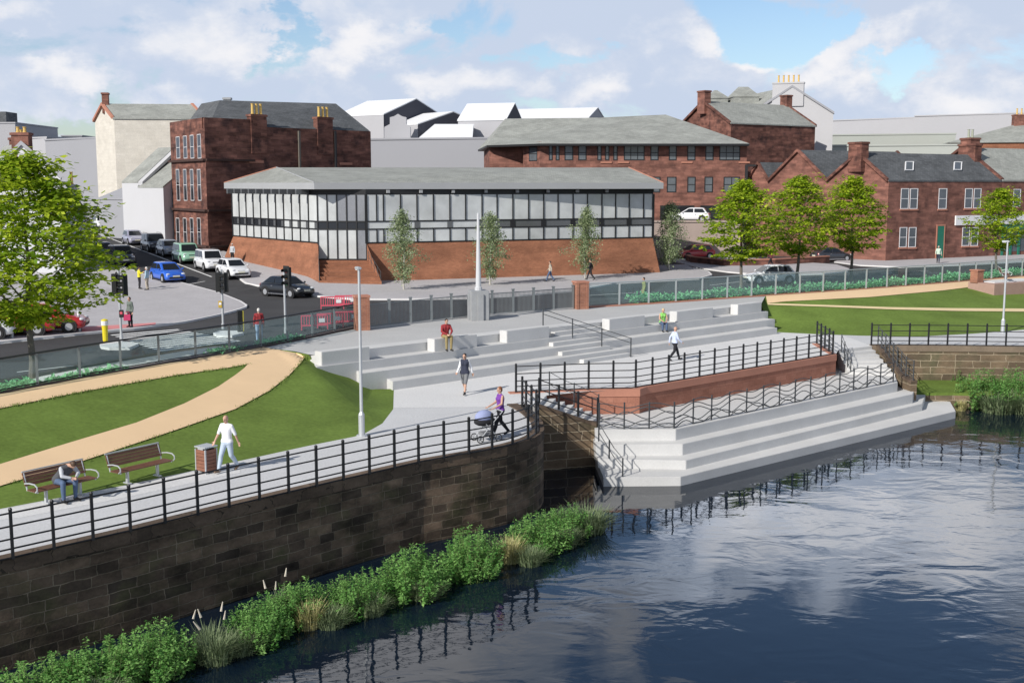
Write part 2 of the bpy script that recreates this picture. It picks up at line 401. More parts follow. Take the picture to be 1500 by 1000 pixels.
def person(label, loc, rz, height, p, top='white', bottom='jeans', hair=hair_k, sleeves='long', legs='long', shoes=shoe_k, skin=skin_m, female=False, bald=False, longhair=False, vest=None, dress=False):
    t = thing('person', label, 'person', loc, rz); k = height / 1.75; t.scale = (k, k, k)
    w = .88 if female else 1.
    for n in 'lr':
        for j in ('sh', 'el'): p[j + n] = V((p[j + n].x * w, p[j + n].y, p[j + n].z))
    up = (p['neck'] - p['hip']).normalized()
    hd = p['head']; fwd = V((0, 1, 0)); hup = (hd - p['neck']).normalized(); hf = (fwd - hup * fwd.dot(hup)).normalized(); hr = hf.cross(hup)
    Rm = Matrix((hr, hf, hup)).transposed()
    def torso(mb, e):
        cap(mb, p['hpl'] + V((0, 0, .03)), p['hpr'] + V((0, 0, .03)), .105 + e, .105 + e)
        mid = p['hip'].lerp(p['chest'], .5); wr_ = .075 if female else .085
        cap(mb, p['hip'] + V((-.05, 0, .03)), mid + V((-.045, 0, 0)), .105 + e, wr_ + e + .015); cap(mb, p['hip'] + V((.05, 0, .03)), mid + V((.045, 0, 0)), .105 + e, wr_ + e + .015)
        for s, n in ((-1, 'l'), (1, 'r')):
            cap(mb, mid + V((s * .045, 0, 0)), p['chest'] + V((s * .075 * w, 0, -.02)), wr_ + e + .015, .105 + e)
            cap(mb, p['chest'] + V((s * .075 * w, 0, -.02)), p['sh' + n] + V((-s * .03, 0, -.015)), .105 + e, .062 + e)
        if female: 
            for s in (-1, 1): mb.sphere(p['chest'] + V((s * .07, .075, -.04)), .062 + e, 8, 6)
        cap(mb, p['shl'] + V((.03, 0, 0)), p['neck'] + V((0, 0, -.03)), .052 + e, .055 + e * .5); cap(mb, p['shr'] + V((-.03, 0, 0)), p['neck'] + V((0, 0, -.03)), .052 + e, .055 + e * .5)
    def arm(mb, n, e, full):
        cap(mb, p['sh' + n], p['el' + n], .052 + e, .040 + e)
        if full: cap(mb, p['el' + n], p['wr' + n], .041 + e, .028 + e)
    def leg(mb, n, e, upto=1.):
        cap(mb, p['hp' + n], p['kn' + n], .088 + e, .056 + e)
        q = p['kn' + n].lerp(p['an' + n], upto)
        if upto > 0:
            calf = p['kn' + n].lerp(p['an' + n], .32) + V((0, -.012, 0))
            if upto > .4: cap(mb, p['kn' + n], calf, .054 + e, .055 + e); cap(mb, calf, q, .055 + e, .036 + e)
            else: cap(mb, p['kn' + n], q, .054 + e, .055 + e)
    b = MB(); torso(b, 0)
    for n in 'lr': arm(b, n, 0, True); leg(b, n, 0); cap(b, p['an' + n] + V((0, -.03, -.03)), p['to' + n], .042, .032)
    hand(b, p['ell'], p['wrl'], .6, 1); hand(b, p['elr'], p['wrr'], .6, -1)
    cap(b, p['neck'] - hup * .06, hd - hup * .03, .056, .052)
    b.sphere(hd + hup * .022, (.074, .094, .098), 14, 10, 0, Rm)
    b.sphere(hd - hup * .045 + hf * .022, (.056, .066, .07), 12, 8, 0, Rm)
    cap(b, hd + hf * .088 + hup * .018, hd + hf * .108 - hup * .018, .010, .016, 6)
    for s in (-1, 1): b.sphere(hd + hr * s * .075 - hf * .005 - hup * .002, (.012, .024, .034), 6, 6, 0, Rm)
    def asg(c):
        q = V(c) - hd; x, y, z = q.dot(hr), q.dot(hf), q.dot(hup)
        if y > .055:
            if (abs(abs(x) - .031) < .014 and abs(z - .012) < .0085): return 1
            if abs(x) < .025 and abs(z + .062) < .008: return 2
        return 0
    fuse(b, .0095, 'body', [skin, eye_m, lip_m], t, asg)
    c = MB(); torso(c, .014)
    if dress:
        for n in 'lr': cap(c, p['hp' + n], p['kn' + n], .115, .12)
    if sleeves != 'none':
        for n in 'lr': arm(c, n, .012, sleeves == 'long')
    if sleeves == 'bare':
        pass
    fuse(c, .015, 'dress' if dress else ('shirt' if not female else 'top'), [C_[top]], t)
    if vest:
        c = MB(); torso(c, .026); fuse(c, .015, 'waistcoat', [C_[vest]], t)
    if not dress:
        c = MB(); cap(c, p['hpl'] + V((0, 0, .0)), p['hpr'] + V((0, 0, .0)), .118, .118)
        for n in 'lr': leg(c, n, .016, 1. if legs == 'long' else .0)
        fuse(c, .015, 'trousers' if legs == 'long' else 'shorts', [C_[bottom]], t)
    for n in 'lr':
        c = MB(); cap(c, p['an' + n] + V((0, -.035, -.03)), p['to' + n], .05, .04); cap(c, p['an' + n] + V((0, -.035, -.03)), p['an' + n] + V((0, 0, .02)), .05, .046)
        fuse(c, .014, 'shoe', [shoes], t)
    if not bald:
        c = MB(); c.sphere(hd + hup * .042 - hf * .016, (.082, .094, .09), 14, 10, 0, Rm); c.sphere(hd - hf * .045 + hup * .0, (.072, .06, .08), 12, 8, 0, Rm)
        if longhair: cap(c, hd - hf * .06, p['neck'] - hf * .085 - hup * .06, .06, .045)
        fuse(c, .012, 'hair', [hair], t)
    return t
# ------------------------------------------------------------------ ground sheets
Z_UP, Z_ST, Z_WAT = 1.5, 1.0, -2.6
FENCE_PX = [(-260, 624), (-120, 600), (0, 577), (110, 556), (220, 536.5), (310, 521.5), (385, 508.5), (455, 494.5), (527, 481)]
FENCE_L = [P(x, y, Z_UP) for x, y in FENCE_PX]
FENCE_M = [P(527, 479.5, Z_UP), P(690, 464, Z_UP), P(850, 451, Z_UP)]
FENCE_R = [P(x, y, Z_UP) for x, y in [(850, 451), (935, 446.5), (1030, 440), (1120, 433.5), (1200, 428.5), (1300, 421.5), (1400, 413.5), (1500, 405), (1640, 394), (1800, 382)]]
FENCE = FENCE_L[:-1] + FENCE_M[:-1] + FENCE_R
def S_h(x, y):
    ramp = interp(y, [84, 97, 112, 150, 220, 900], [0, .75, 1.5, 2.0, 2.6, 3.0])
    return Z_ST + ramp * smooth(-8, -17, x)
def grid_mesh(name, rows, mat, parent=None, flip=False, leaf=False):
    """rows of points -> shared-vertex sheet"""
    n, m = len(rows), len(rows[0])
    vs = [tuple(p) for r in rows for p in r]; fs = []
    for i in range(n - 1):
        for j in range(m - 1):
            q = (i * m + j, i * m + j + 1, (i + 1) * m + j + 1, (i + 1) * m + j)
            fs.append(q[::-1] if flip else q)
    me = bpy.data.meshes.new(name); me.from_pydata(vs, [], fs); me.materials.append(mat)
    uvl = me.uv_layers.new(name='UVMap'); dat = []
    for l in me.loops: p_ = vs[l.vertex_index]; dat += [p_[0], p_[1]]
    uvl.data.foreach_set('uv', dat)
    me.update()
    if sum(p.normal.z * p.area for p in me.polygons) < 0: me.flip_normals()
    o = bpy.data.objects.new(name, me); COL.objects.link(o); o.parent = parent
    bv = BVHTree.FromPolygons([Vector(v) for v in vs], fs)
    return o, bv
def resample(pts, n):
    pts = [Vector(p) for p in pts]; L = [0]
    for i in range(1, len(pts)): L.append(L[-1] + (pts[i] - pts[i - 1]).length)
    out = []
    for k in range(n):
        s = L[-1] * k / (n - 1); i = 0
        while i < len(L) - 2 and s > L[i + 1]: i += 1
        out.append(pts[i].lerp(pts[i + 1], (s - L[i]) / max(1e-9, L[i + 1] - L[i])))
    return out
# street sheet: from behind the fence to the horizon
near = [Vector((-420, 30, 0))] + [p + Vector((0, .25, 0)) for p in FENCE] + [Vector((420, 110, 0))]
near = resample([(p.x, p.y, 0) for p in near], 180)
rows = []
ts = [0, .012, .024, .036, .05, .065, .08, .095, .11, .13, .15, .18, .21, .25, .3, .4, .55, .75, 1]
for t in ts:
    r = []
    for p in near:
        x = p.x * (1 + t * 4); y = lerp(p.y, 1100, t)
        r.append(Vector((x, y, S_h(x, y))))
    rows.append(r)
# regular fine grid is better near the junction: insert evenly spaced rows
rows = []
ys = [0, 2, 4, 6, 8, 10, 13, 16, 20, 24, 28, 32, 36, 40, 45, 50, 56, 62, 70, 80, 95, 120, 160, 230, 350, 600, 1000]
for dy in ys:
    rows.append([Vector((p.x * (1 + dy / 400), p.y + dy, S_h(p.x * (1 + dy / 400), p.y + dy))) for p in near])
o, BV_ST = grid_mesh('road', rows, road_m); tag(o, kind='structure')
def GS(px, py, dz=0.):
    h = hit(BV_ST, px, py)
    if h is None: h = P(px, py, Z_ST)
    return h + Vector((0, 0, dz))
def drape_strip(name, A, B, n, m, mat, bv, dz, skirt=.0, smat=None, kind='structure', raw=False):
    A = resample([(x, y, 0) for x, y in A], n); B = resample([(x, y, 0) for x, y in B], n)
    rows = []
    for a, b in zip(A, B):
        row = []
        for j in range(m):
            q = a.lerp(b, j / (m - 1)); h = hit(bv, q.x, q.y)
            if h is None: h = P(q.x, q.y, Z_ST if bv is BV_ST else 0)
            row.append(h + Vector((0, 0, dz)))
        rows.append(row)
    o, b2 = grid_mesh(name, rows, mat); tag(o, kind=kind)
    return o, rows, b2
def kerb(name, line, dz_top, w=.14, depth=.4, mat=kerb_m):
    """kerb stones along a 3-D line, 4 mm proud of the paving"""
    mb = MB(); L = [Vector(p) for p in line]; nn = []
    for i in range(len(L)):
        d = L[min(i + 1, len(L) - 1)] - L[max(0, i - 1)]; d.z = 0; d.normalize(); nn.append(Vector((d.y, -d.x, 0)))
    for i in range(len(L) - 1):
        a, b = L[i] + Vector((0, 0, dz_top)), L[i + 1] + Vector((0, 0, dz_top))
        a2, b2 = a + nn[i] * w, b + nn[i + 1] * w; dn = Vector((0, 0, -depth))
        mb.face((a, b, b2, a2)); mb.face((a2, b2, b2 + dn, a2 + dn)); mb.face((b, a, a + dn, b + dn))
    o = mb.build(name, mat, weld=True); tag(o, kind='structure'); return o
# pavements
o, rowsL, BV_PL = drape_strip('pavement', [(-250, 540), (-100, 517), (0, 503), (120, 490), (200, 483), (270, 473), (320, 462.5), (345, 456), (358, 451.5)],
    [(-250, 372), (-100, 366), (0, 362), (90, 352), (150, 380), (205, 402), (270, 417), (318, 430), (350, 443), (359, 449)], 60, 14, pave_m, BV_ST, .11)
kerb('kerb', [r[0] for r in rowsL] + [rowsL[-1][len(rowsL[-1]) // 2]] + [r[-1] for r in rowsL[::-1]], .004)
Kpx = [(150, 331), (200, 347), (255, 366), (300, 384), (345, 403), (362, 416), (400, 423.5), (460, 434.5), (520, 439.5), (600, 439.5), (687, 438), (760, 434), (837, 427.5), (900, 416), (975, 412), (1022, 409.5), (1041, 404), (1036, 399), (1015, 394)]
Ipx = [(160, 320), (215, 332), (256, 350), (300, 362), (338, 372), (345, 375), (383, 386), (439, 402), (467, 410), (500, 410), (560, 410), (610, 407), (700, 402), (800, 397), (900, 393), (940, 391), (970, 390), (990, 389), (1005, 389)]
K = []; I = []
def densify(A, B, k):
    a2, b2 = [], []
    for i in range(len(A) - 1):
        for j in range(k):
            t = j / k; a2.append((lerp(A[i][0], A[i + 1][0], t), lerp(A[i][1], A[i + 1][1], t))); b2.append((lerp(B[i][0], B[i + 1][0], t), lerp(B[i][1], B[i + 1][1], t)))
    return a2 + [A[-1]], b2 + [B[-1]]
K, I = densify(Kpx, Ipx, 4)
rows = []
for a, b in zip(K, I):
    rows.append([GS(lerp(a[0], b[0], j / 8), lerp(a[1], b[1], j / 8), .11) for j in range(9)])
o, BV_PM = grid_mesh('pavement', rows, pave_m); tag(o, kind='structure')
kerb('kerb', [r[0] for r in rows], .004)
def flat_patch(name, px, z, mat, base=None, sidem=None):
    mb = MB(); mb.prism([tuple(P(x, y, z)[:2]) for x, y in px], z - .5 if base is None else base, z, 0, 1 if sidem else None)
    o = mb.build(name, [mat, sidem] if sidem else mat, loc=(0, 0, 0)); return tag(o, kind='structure')
flat_patch('pavement', [(986, 381), (1017, 391), (1065, 397.5), (1112, 401.5), (1150, 402.5), (1205, 400.5), (1242, 396.5), (1244, 393), (1225, 387), (1150, 382), (1060, 374), (1000, 370)], Z_ST + .115, pave_m, None, kerb_m)
flat_patch('pavement', [(1222, 383), (1260, 388), (1320, 390.5), (1410, 387.5), (1500, 382.5), (1700, 372), (1700, 355), (1500, 360), (1297, 372), (1236, 378)], Z_ST + .115, pave_m, None, kerb_m)
flat_patch('verge', [(-40, 585), (60, 551), (150, 534), (250, 517), (300, 509.5), (322, 507), (345, 515), (260, 531), (120, 556), (0, 585)], 1.44, M('pale_verge', (.66, .67, .67), .9, .08, .8))
for px in ([(146, 504), (165, 500), (195, 500.5), (203, 503), (190, 508.5), (160, 509), (148, 507)], [(312, 487), (322, 484), (350, 484), (357, 487), (340, 491), (318, 490.5)]):
    flat_patch('traffic_island', px, Z_ST + .13, kerb_m)
def paint(px, dz=.006, mat=white_paint, name='road_marking'):
    mb = MB(); mb.poly([GS(x, y, dz) for x, y in px]); return tag(mb.build(name, mat, loc=(0, 0, 0)), kind='structure')
# painted street markings: centre line, crossing studs, lane dashes
mb = MB()
ln = resample([(128, 336.5, 0), (310, 405.5, 0)], 40)
pts = [GS(q.x, q.y, .008) for q in ln]
for a, b in zip(pts, pts[1:]):
    d = (b - a).normalized(); s = Vector((d.y, -d.x, 0)) * .08
    mb.face((a - s, a + s, b + s, b - s))
tag(mb.build('centre_line', white_paint, loc=(0, 0, 0)), kind='structure')
mb = MB()
def seg(x0, y0, x1, y1, w, dash=None):
    a, b = GS(x0, y0, .007), GS(x1, y1, .007); d = b - a; L = d.length; d.normalize(); s = Vector((d.y, -d.x, 0)) * w / 2
    t = 0
    while t < L:
        e = min(L, t + (dash[0] if dash else L)); p, q = a + d * t, a + d * e
        mb.face((p - s, p + s, q + s, q - s)); t = e + (dash[1] if dash else 1)
for k in range(11):
    t = k / 10
    x0, y0 = lerp(163, 232, t), lerp(491, 514, t); x1, y1 = lerp(262, 350, t), lerp(482.5, 499, t)
    seg(x0, y0, x1, y1, .30 + .02 * t)
seg(25, 545, 108, 535.5, .12); seg(-120, 562, -20, 550, .12)
seg(0, 503.8, 118, 491, .08, (.6, .5))
seg(268, 418, 300, 412, .12); seg(186, 394.5, 206, 396, .12); seg(1040, 418, 1092, 411.5, .1); seg(860, 433, 940, 428, .1); seg(1165, 411, 1225, 406, .1); seg(1290, 401, 1360, 396.5, .1)
tag(mb.build('crossing_marking', white_paint, loc=(0, 0, 0)), kind='structure')
def on_pl(px, py, dz):
    h = hit(BV_PL, px, py)
    return (h if h else GS(px, py, .11)) + Vector((0, 0, dz))
mb = MB()
rws = [[on_pl(lerp(120, 228, i / 12), lerp(a, b, i / 12), .006) for a, b in ((489.3, 478.8), (484, 475.5), (479, 472.5))] for i in range(13)]
for i in range(12):
    for j in range(2): mb.face((rws[i][j], rws[i + 1][j], rws[i + 1][j + 1], rws[i][j + 1]))
tag(mb.build('tactile_paving', redtac_m, loc=(0, 0, 0)), kind='structure')
mb = MB(); mb.poly([P(x, y, Z_ST + .106) for x, y in ((262, 517), (306, 509), (318, 508), (322, 512), (270, 521))]); tag(mb.build('tactile_paving', redtac_m, loc=(0, 0, 0)), kind='structure')

# ------------------------------------------------------------------ riverside: quay paths, plazas, lawns
COPE_PX = [(-260, 881), (-120, 852), (0, 824), (200, 778), (345, 742), (500, 705.5), (620, 678), (700, 664), (750, 654), (783, 643.5), (797, 632), (794, 617), (776, 602), (757, 592)]
COPE = [P(x, y, 0) for x, y in COPE_PX]
COPE = COPE[:8] + resample(COPE[7:], 16)[1:]
INN_PX = [(-260, 800), (-100, 766), (0, 745), (180, 711), (345, 676), (450, 653), (530, 637), (560, 620), (576, 599), (577, 569.5)]
SEATB = [(577, 569.5), (700, 551), (1140, 486.5)]
plaza_out = [(1140, 486.5), (1200, 489.5), (1233, 491), (1252, 497), (1277, 507), (1228, 513), (1224, 519), (925, 571), (860, 573), (800, 579), (789, 592)]
mb = MB()
inn = [P(x, y, 0) for x, y in INN_PX]
mb.poly([p for p in COPE] + [P(789, 592, 0), P(800, 579, 0), P(860, 573, 0)] + [P(*q, 0) for q in ((720, 560), (600, 566))] + inn[::-1])
tag(mb.build('riverside_path', path_m, loc=(0, 0, 0)), kind='structure')
mb = MB()
mb.poly([P(x, y, .004) for x, y in [(577, 597)] + SEATB + plaza_out[1:] + [(757, 592), (741, 595.5)]])
tag(mb.build('lower_plaza', plaza_m, loc=(0, 0, 0)), kind='structure')
# pale bench strip along the lawn edge
st_a = [P(x, y, .004) for x, y in [(-60, 759), (0, 746.5), (180, 712.5), (330, 680.5), (350, 676.5)]]
st_b = [P(x, y, .004) for x, y in [(-60, 768), (30, 757.5), (180, 729), (330, 696), (352, 692)]]
mb = MB()
for i in range(4): mb.face((st_b[i], st_b[i + 1], st_a[i + 1], st_a[i]))
tag(mb.build('bench_strip', plaza_m, loc=(0, 0, 0)), kind='structure')
# left lawn (ruled sheet between the path edge and the fence line)
A_px = [(-260, 800), (-100, 766), (0, 745), (180, 711), (345, 676), (450, 653), (530, 637), (560, 620), (576, 599), (577, 569.5)]
B_px = [(-260, 624), (-120, 600), (0, 577), (110, 556), (220, 536.5), (310, 521.5), (385, 508.5), (410, 511.5), (432, 515.5), (452, 519)]
def ruled(Apx, Bpx, za, zb, prof, k, m):
    a, b = densify(Apx, Bpx, k); rows = []
    for p, q in zip(a, b):
        p, q = P(p[0], p[1], za), P(q[0], q[1], zb); row = []
        for j in range(m + 1):
            t = j / m; v = p.lerp(q, t); v.z = za + (zb - za) * prof(t); row.append(v)
        rows.append(row)
    return rows
prof0 = lambda t: .35 * min(1, t / .86) + .65 * smooth(0, .86, t)
rows = ruled(A_px, B_px, 0.0, Z_UP, prof0, 10, 40)
for i, row in enumerate(rows):
    k = smooth(.72, 1.0, i / (len(rows) - 1))
    for j, v in enumerate(row):
        t = j / 40; v.z = lerp(v.z, Z_UP * (max(0, (t - .26) * 1.22) if t < .95 else lerp(.84, 1, (t - .95) / .05)), k)
o, BV_LL = grid_mesh('lawn', rows, lawn_m); tag(o, kind='structure')
tan1 = ([(-260, 624.5), (-120, 600.5), (0, 577.5), (110, 556.5), (220, 537), (310, 522), (384, 509)], [(-260, 655), (-120, 626), (0, 599), (120, 574.5), (260, 550), (330, 540), (366, 533.5)])
o, r1, _ = drape_strip('gravel_path', tan1[0], tan1[1], 80, 6, tan_m, BV_LL, .03)
tan2 = ([(-200, 741), (-100, 711), (0, 681), (100, 650), (200, 620), (270, 592), (320, 567), (345, 550), (358, 540), (385, 509)], [(-200, 770), (-100, 743), (0, 713), (110, 680), (260, 630), (345, 600), (395, 573), (423, 551), (440, 533), (449, 521)])
tA, tB = densify(*[list(t) for t in tan2], 8)
rows2 = []
for a, b in zip(tA, tB):
    row = []
    for j in range(13):
        x, y = lerp(a[0], b[0], j / 12), lerp(a[1], b[1], j / 12); h = hit(BV_LL, x, y)
        if h is None: h = P(x, y, Z_UP)
        row.append(h + Vector((0, 0, .036)))
    rows2.append(row)
o, _ = grid_mesh('gravel_path', rows2, tan_m); tag(o, kind='structure')
# right lawn
A2 = [(1131, 488), (1140, 486.5), (1200, 489.5), (1260, 491.5), (1350, 492.5), (1420, 489), (1475, 485), (1540, 479), (1700, 470), (1900, 462)]
B2 = [(1108, 434.5), (1120, 433.5), (1170, 430.5), (1215, 427.5), (1300, 421.5), (1400, 413.5), (1450, 409.3), (1500, 405), (1640, 394), (1800, 382)]
rows = ruled(A2, B2, 0.0, Z_UP, lambda t: .5 * min(1, t / .9) + .5 * smooth(0, .9, t), 10, 30)
o, BV_RL = grid_mesh('lawn', rows, lawn_m); tag(o, kind='structure')
drape_strip('gravel_path', [(1122, 434), (1200, 429), (1300, 422), (1400, 414), (1500, 405.5), (1640, 394.5)], [(1124, 444.5), (1150, 442), (1275, 435.5), (1380, 426), (1420, 421), (1520, 409)], 60, 6, tan_m, BV_RL, .03)
drape_strip('gravel_path', [(1124, 444.6), (1200, 447), (1305, 450.5), (1400, 452), (1500, 452.5), (1640, 454)], [(1125, 447), (1200, 449.5), (1305, 453.7), (1400, 456), (1500, 457), (1640, 459)], 60, 3, tan2_m, BV_RL, .034)
# right quay path
RB = [P(x, y, 0) for x, y in [(1277, 507), (1380, 507.5), (1500, 509), (1640, 512), (1900, 518)]]
mb = MB(); mb.poly(RB + [P(x, y, 0) for x, y in A2[::-1][:-2]] + [P(1233, 491, 0), P(1252, 497, 0)])
tag(mb.build('riverside_path', path_m, loc=(0, 0, 0)), kind='structure')
# upper plaza slab
SU = P(1115, 445, Z_UP) - P(462, 520, Z_UP); SU.z = 0; SU.normalize(); SV = Vector((SU.y, -SU.x, 0))
S0 = P(462, 520, Z_UP)
E0 = S0.dot(SV)
def seat_pt(px, py, z, k):
    """the point of riser line k (0 = plaza edge) seen nearest pixel px,py"""
    p = P(px, py, z); u = p.dot(SU); v = E0 + k * .72
    q = SU * u + SV * v; q.z = z; return q
mb = MB()
mb.poly([P(452, 519, Z_UP), seat_pt(462, 520, Z_UP, 0), seat_pt(1115, 445, Z_UP, 0), P(1121, 434, Z_UP)] + FENCE_R[2::-1] + FENCE_M[1::-1] + FENCE_L[-2:-3:-1] + [P(385, 508.8, Z_UP), P(432, 514.5, Z_UP)])
tag(mb.build('upper_plaza', upper_m, loc=(0, 0, 0)), kind='structure')
# water
mb = MB(); n = 1
mb.face([(-300, -60, Z_WAT), (300, -60, Z_WAT), (300, 78, Z_WAT), (-300, 78, Z_WAT)])
wm, nt, b = newmat('river_water')
b.inputs['Base Color'].default_value = (.004, .010, .020, 1); b.inputs['Roughness'].default_value = .03; b.inputs['IOR'].default_value = 1.45
tc = nd(nt, 'ShaderNodeTexCoord'); mp = nd(nt, 'ShaderNodeMapping'); mp.inputs['Scale'].default_value = (1., 1.5, 1); mp.inputs['Rotation'].default_value = (0, 0, R_(-8))
nt.links.new(tc.outputs['Object'], mp.inputs[0])
na = nd(nt, 'ShaderNodeTexNoise'); na.inputs['Scale'].default_value = .55; na.inputs['Detail'].default_value = 3; na.inputs['Roughness'].default_value = .45; na.inputs['Distortion'].default_value = .6
nb = nd(nt, 'ShaderNodeTexNoise'); nb.inputs['Scale'].default_value = 2.6; nb.inputs['Detail'].default_value = 3; nb.inputs['Roughness'].default_value = .5; nb.inputs['Distortion'].default_value = .4
nc = nd(nt, 'ShaderNodeTexNoise'); nc.inputs['Scale'].default_value = .06; nc.inputs['Detail'].default_value = 2
for n_ in (na, nb, nc): nt.links.new(mp.outputs[0], n_.inputs[0])
mrc = nd(nt, 'ShaderNodeMapRange'); mrc.inputs[1].default_value = .4; mrc.inputs[2].default_value = .62; mrc.inputs[3].default_value = .25; mrc.inputs[4].default_value = 1.; nt.links.new(nc.outputs[0], mrc.inputs[0])
mu = nd(nt, 'ShaderNodeMath', operation='MULTIPLY', i_1=.09); nt.links.new(nb.outputs[0], mu.inputs[0])
sm_ = nd(nt, 'ShaderNodeMath', operation='ADD'); nt.links.new(na.outputs[0], sm_.inputs[0]); nt.links.new(mu.outputs[0], sm_.inputs[1])
m2_ = nd(nt, 'ShaderNodeMath', operation='MULTIPLY'); nt.links.new(sm_.outputs[0], m2_.inputs[0]); nt.links.new(mrc.outputs[0], m2_.inputs[1])
bp = nd(nt, 'ShaderNodeBump', i_Strength=1., i_Distance=.026); nt.links.new(m2_.outputs[0], bp.inputs['Height']); nt.links.new(bp.outputs[0], b.inputs['Normal'])
tag(mb.build('water', wm, loc=(0, 0, 0)), kind='structure')
# earth behind the quay, so nothing is hollow below the paths
mb = MB(); mb.face([(-420, 20, -2.9), (420, 20, -2.9), (420, 110, -2.9), (-420, 110, -2.9)])
tag(mb.build('river_bed', M('river_mud', (.05, .04, .03), .9), loc=(0, 0, 0)), kind='structure')

# ------------------------------------------------------------------ river walls
def wall_sweep(parent, name, line, z0, z1, mat, batter=0.0):
    """vertical faces under a line, with running metre UVs"""
    mb = MB(); u = 0
    for i in range(len(line) - 1):
        a, b = Vector(line[i]), Vector(line[i + 1]); L = Vector((b.x - a.x, b.y - a.y, 0)).length
        za = z1 if z1 is not None else a.z; zb = z1 if z1 is not None else b.z
        mb.face(((a.x, a.y, z0), (b.x, b.y, z0), (b.x, b.y, zb), (a.x, a.y, za)), 0, [(u, z0), (u + L, z0), (u + L, zb), (u, za)]); u += L
    return mb.build(name, mat, parent)
def offset_line(line, d):
    out = []
    for i in range(len(line)):
        t = Vector(line[min(i + 1, len(line) - 1)]) - Vector(line[max(0, i - 1)]); t.z = 0; t.normalize()
        out.append(Vector(line[i]) + Vector((-t.y, t.x, 0)) * d)
    return out
def coping(parent, line, w, h, z, mat, name='coping', over=.05):
    mb = MB(); a = offset_line(line, -over); b = offset_line(line, w)
    for i in range(len(line) - 1):
        zi = [(z if z is not None else line[k].z) for k in (i, i + 1)]
        p = lambda q, k, dz: (q.x, q.y, zi[k] + dz)
        A0, A1, B0, B1 = a[i], a[i + 1], b[i], b[i + 1]
        mb.face((p(A0, 0, h), p(A1, 1, h), p(B1, 1, h), p(B0, 0, h))); mb.face((p(A0, 0, -.26), p(A1, 1, -.26), p(A1, 1, h), p(A0, 0, h))); mb.face((p(B1, 1, -.05), p(B0, 0, -.05), p(B0, 0, h), p(B1, 1, h)))
        mb.face((p(A1, 1, -.26), p(A0, 0, -.26), p(B0, 0, -.26), p(B1, 1, -.26)))
    for k, q in ((0, 0), (len(line) - 1, 1)):
        zz = z if z is not None else line[k].z
        mb.face([(a[k].x, a[k].y, zz - .26), (a[k].x, a[k].y, zz + h), (b[k].x, b[k].y, zz + h), (b[k].x, b[k].y, zz - .26)])
    return mb.build(name, mat, parent)
rw = thing('river_wall', 'long dark brown stone river wall curving under the near path railing', 'wall', COPE[2])
wall_sweep(rw, 'stone_face', COPE + [P(757, 592, 0) + Vector((.6, .9, 0)), P(789, 592, 0)], -3.3, -.02, river_stone)
coping(rw, COPE, .42, .045, 0, cope_stone, over=.02)
# ------------------------------------------------------------------ terraced seating
UL = [seat_pt(462, 520, 1.5, 0).dot(SU), seat_pt(472, 539, 1.125, 1).dot(SU), seat_pt(531, 547, .75, 2).dot(SU), seat_pt(577, 559, .375, 3).dot(SU)]
UR = [seat_pt(1115, 445, 1.5, 0).dot(SU), seat_pt(1125, 456, 1.125, 1).dot(SU), seat_pt(1132, 467, .75, 2).dot(SU), seat_pt(1140, 480, .375, 3).dot(SU)]
def sp(u, k, z): q = SU * u + SV * (E0 + k * .72); return (q.x, q.y, z)
ts = thing('terraced_seating', 'long pale concrete terraced seating steps between upper and lower plaza', 'terrace', sp(UL[0], 0, 0))
zt = [1.5, 1.125, .75, .375]
for k in range(4):
    mb = MB(); z0 = zt[k + 1] if k < 3 else 0
    mb.prism([sp(UL[k], k, 0)[:2], sp(UR[k], k, 0)[:2], sp(UR[k], k - 1.3, 0)[:2], sp(UL[k] + (.3 if k else .0), k - 1.3, 0)[:2]], -.4, zt[k] + (.004 if k == 0 else 0))
    mb.build('tier', concrete, ts, bevel=.012)
# intermediate stair treads by the handrail
ua = seat_pt(800, 480, 1.3, .5).dot(SU); ub = seat_pt(930, 470, 1.3, .5).dot(SU)
fl = thing('stair_flight', 'flight of narrow half steps beside the handrail in the seating', 'steps', sp(ua, 1, 0))
st_px = [(800, 925), (810, 930), (832, 945), (855, 958)]
for k in range(4):
    zz = zt[k] - .1875
    u0 = seat_pt(st_px[k][0], (485, 502, 517, 527)[k], zz, k + .42).dot(SU); u1 = u0 + 3.4
    mb = MB(); mb.prism([sp(u0, k + .44, 0)[:2], sp(u1, k + .44, 0)[:2], sp(u1, k + .01, 0)[:2], sp(u0, k + .01, 0)[:2]], zt[k] - .375 + .003, zz)
    mb.build('tread', concrete, fl, bevel=.01)
def seat_block(px0, px1, py0, py1, label):
    a = seat_pt(px0, py0, 1.56, .86).dot(SU); b = seat_pt(px1, py1, 1.56, .86).dot(SU)
    mb = MB(); mb.prism([sp(a, .86, 0)[:2], sp(b, .86, 0)[:2], sp(b, .12, 0)[:2], sp(a, .12, 0)[:2]], 1.129, 1.70)
    o = mb.build('seat_block', concrete, bevel=.02); tag(o, label, 'seat', 'pale seat blocks on the top tier'); return a, b
seat_block(463, 528, 519, 510, 'pale seat block at the left end of the top tier beside the grass mound')
BLK = [seat_block(621, 684, 499, 492, 'pale seat block carrying the man in the red shirt'), seat_block(741, 797, 489, 481, 'pale seat block right of the man in red, left of the handrail'),
       seat_block(894, 946, 472, 466, 'pale seat block just right of the handrail top'), seat_block(997, 1052, 461, 455, 'pale seat block right of the seated person in green'), seat_block(1080, 1115, 450, 446, 'pale seat block at the lawn end of the seating')]
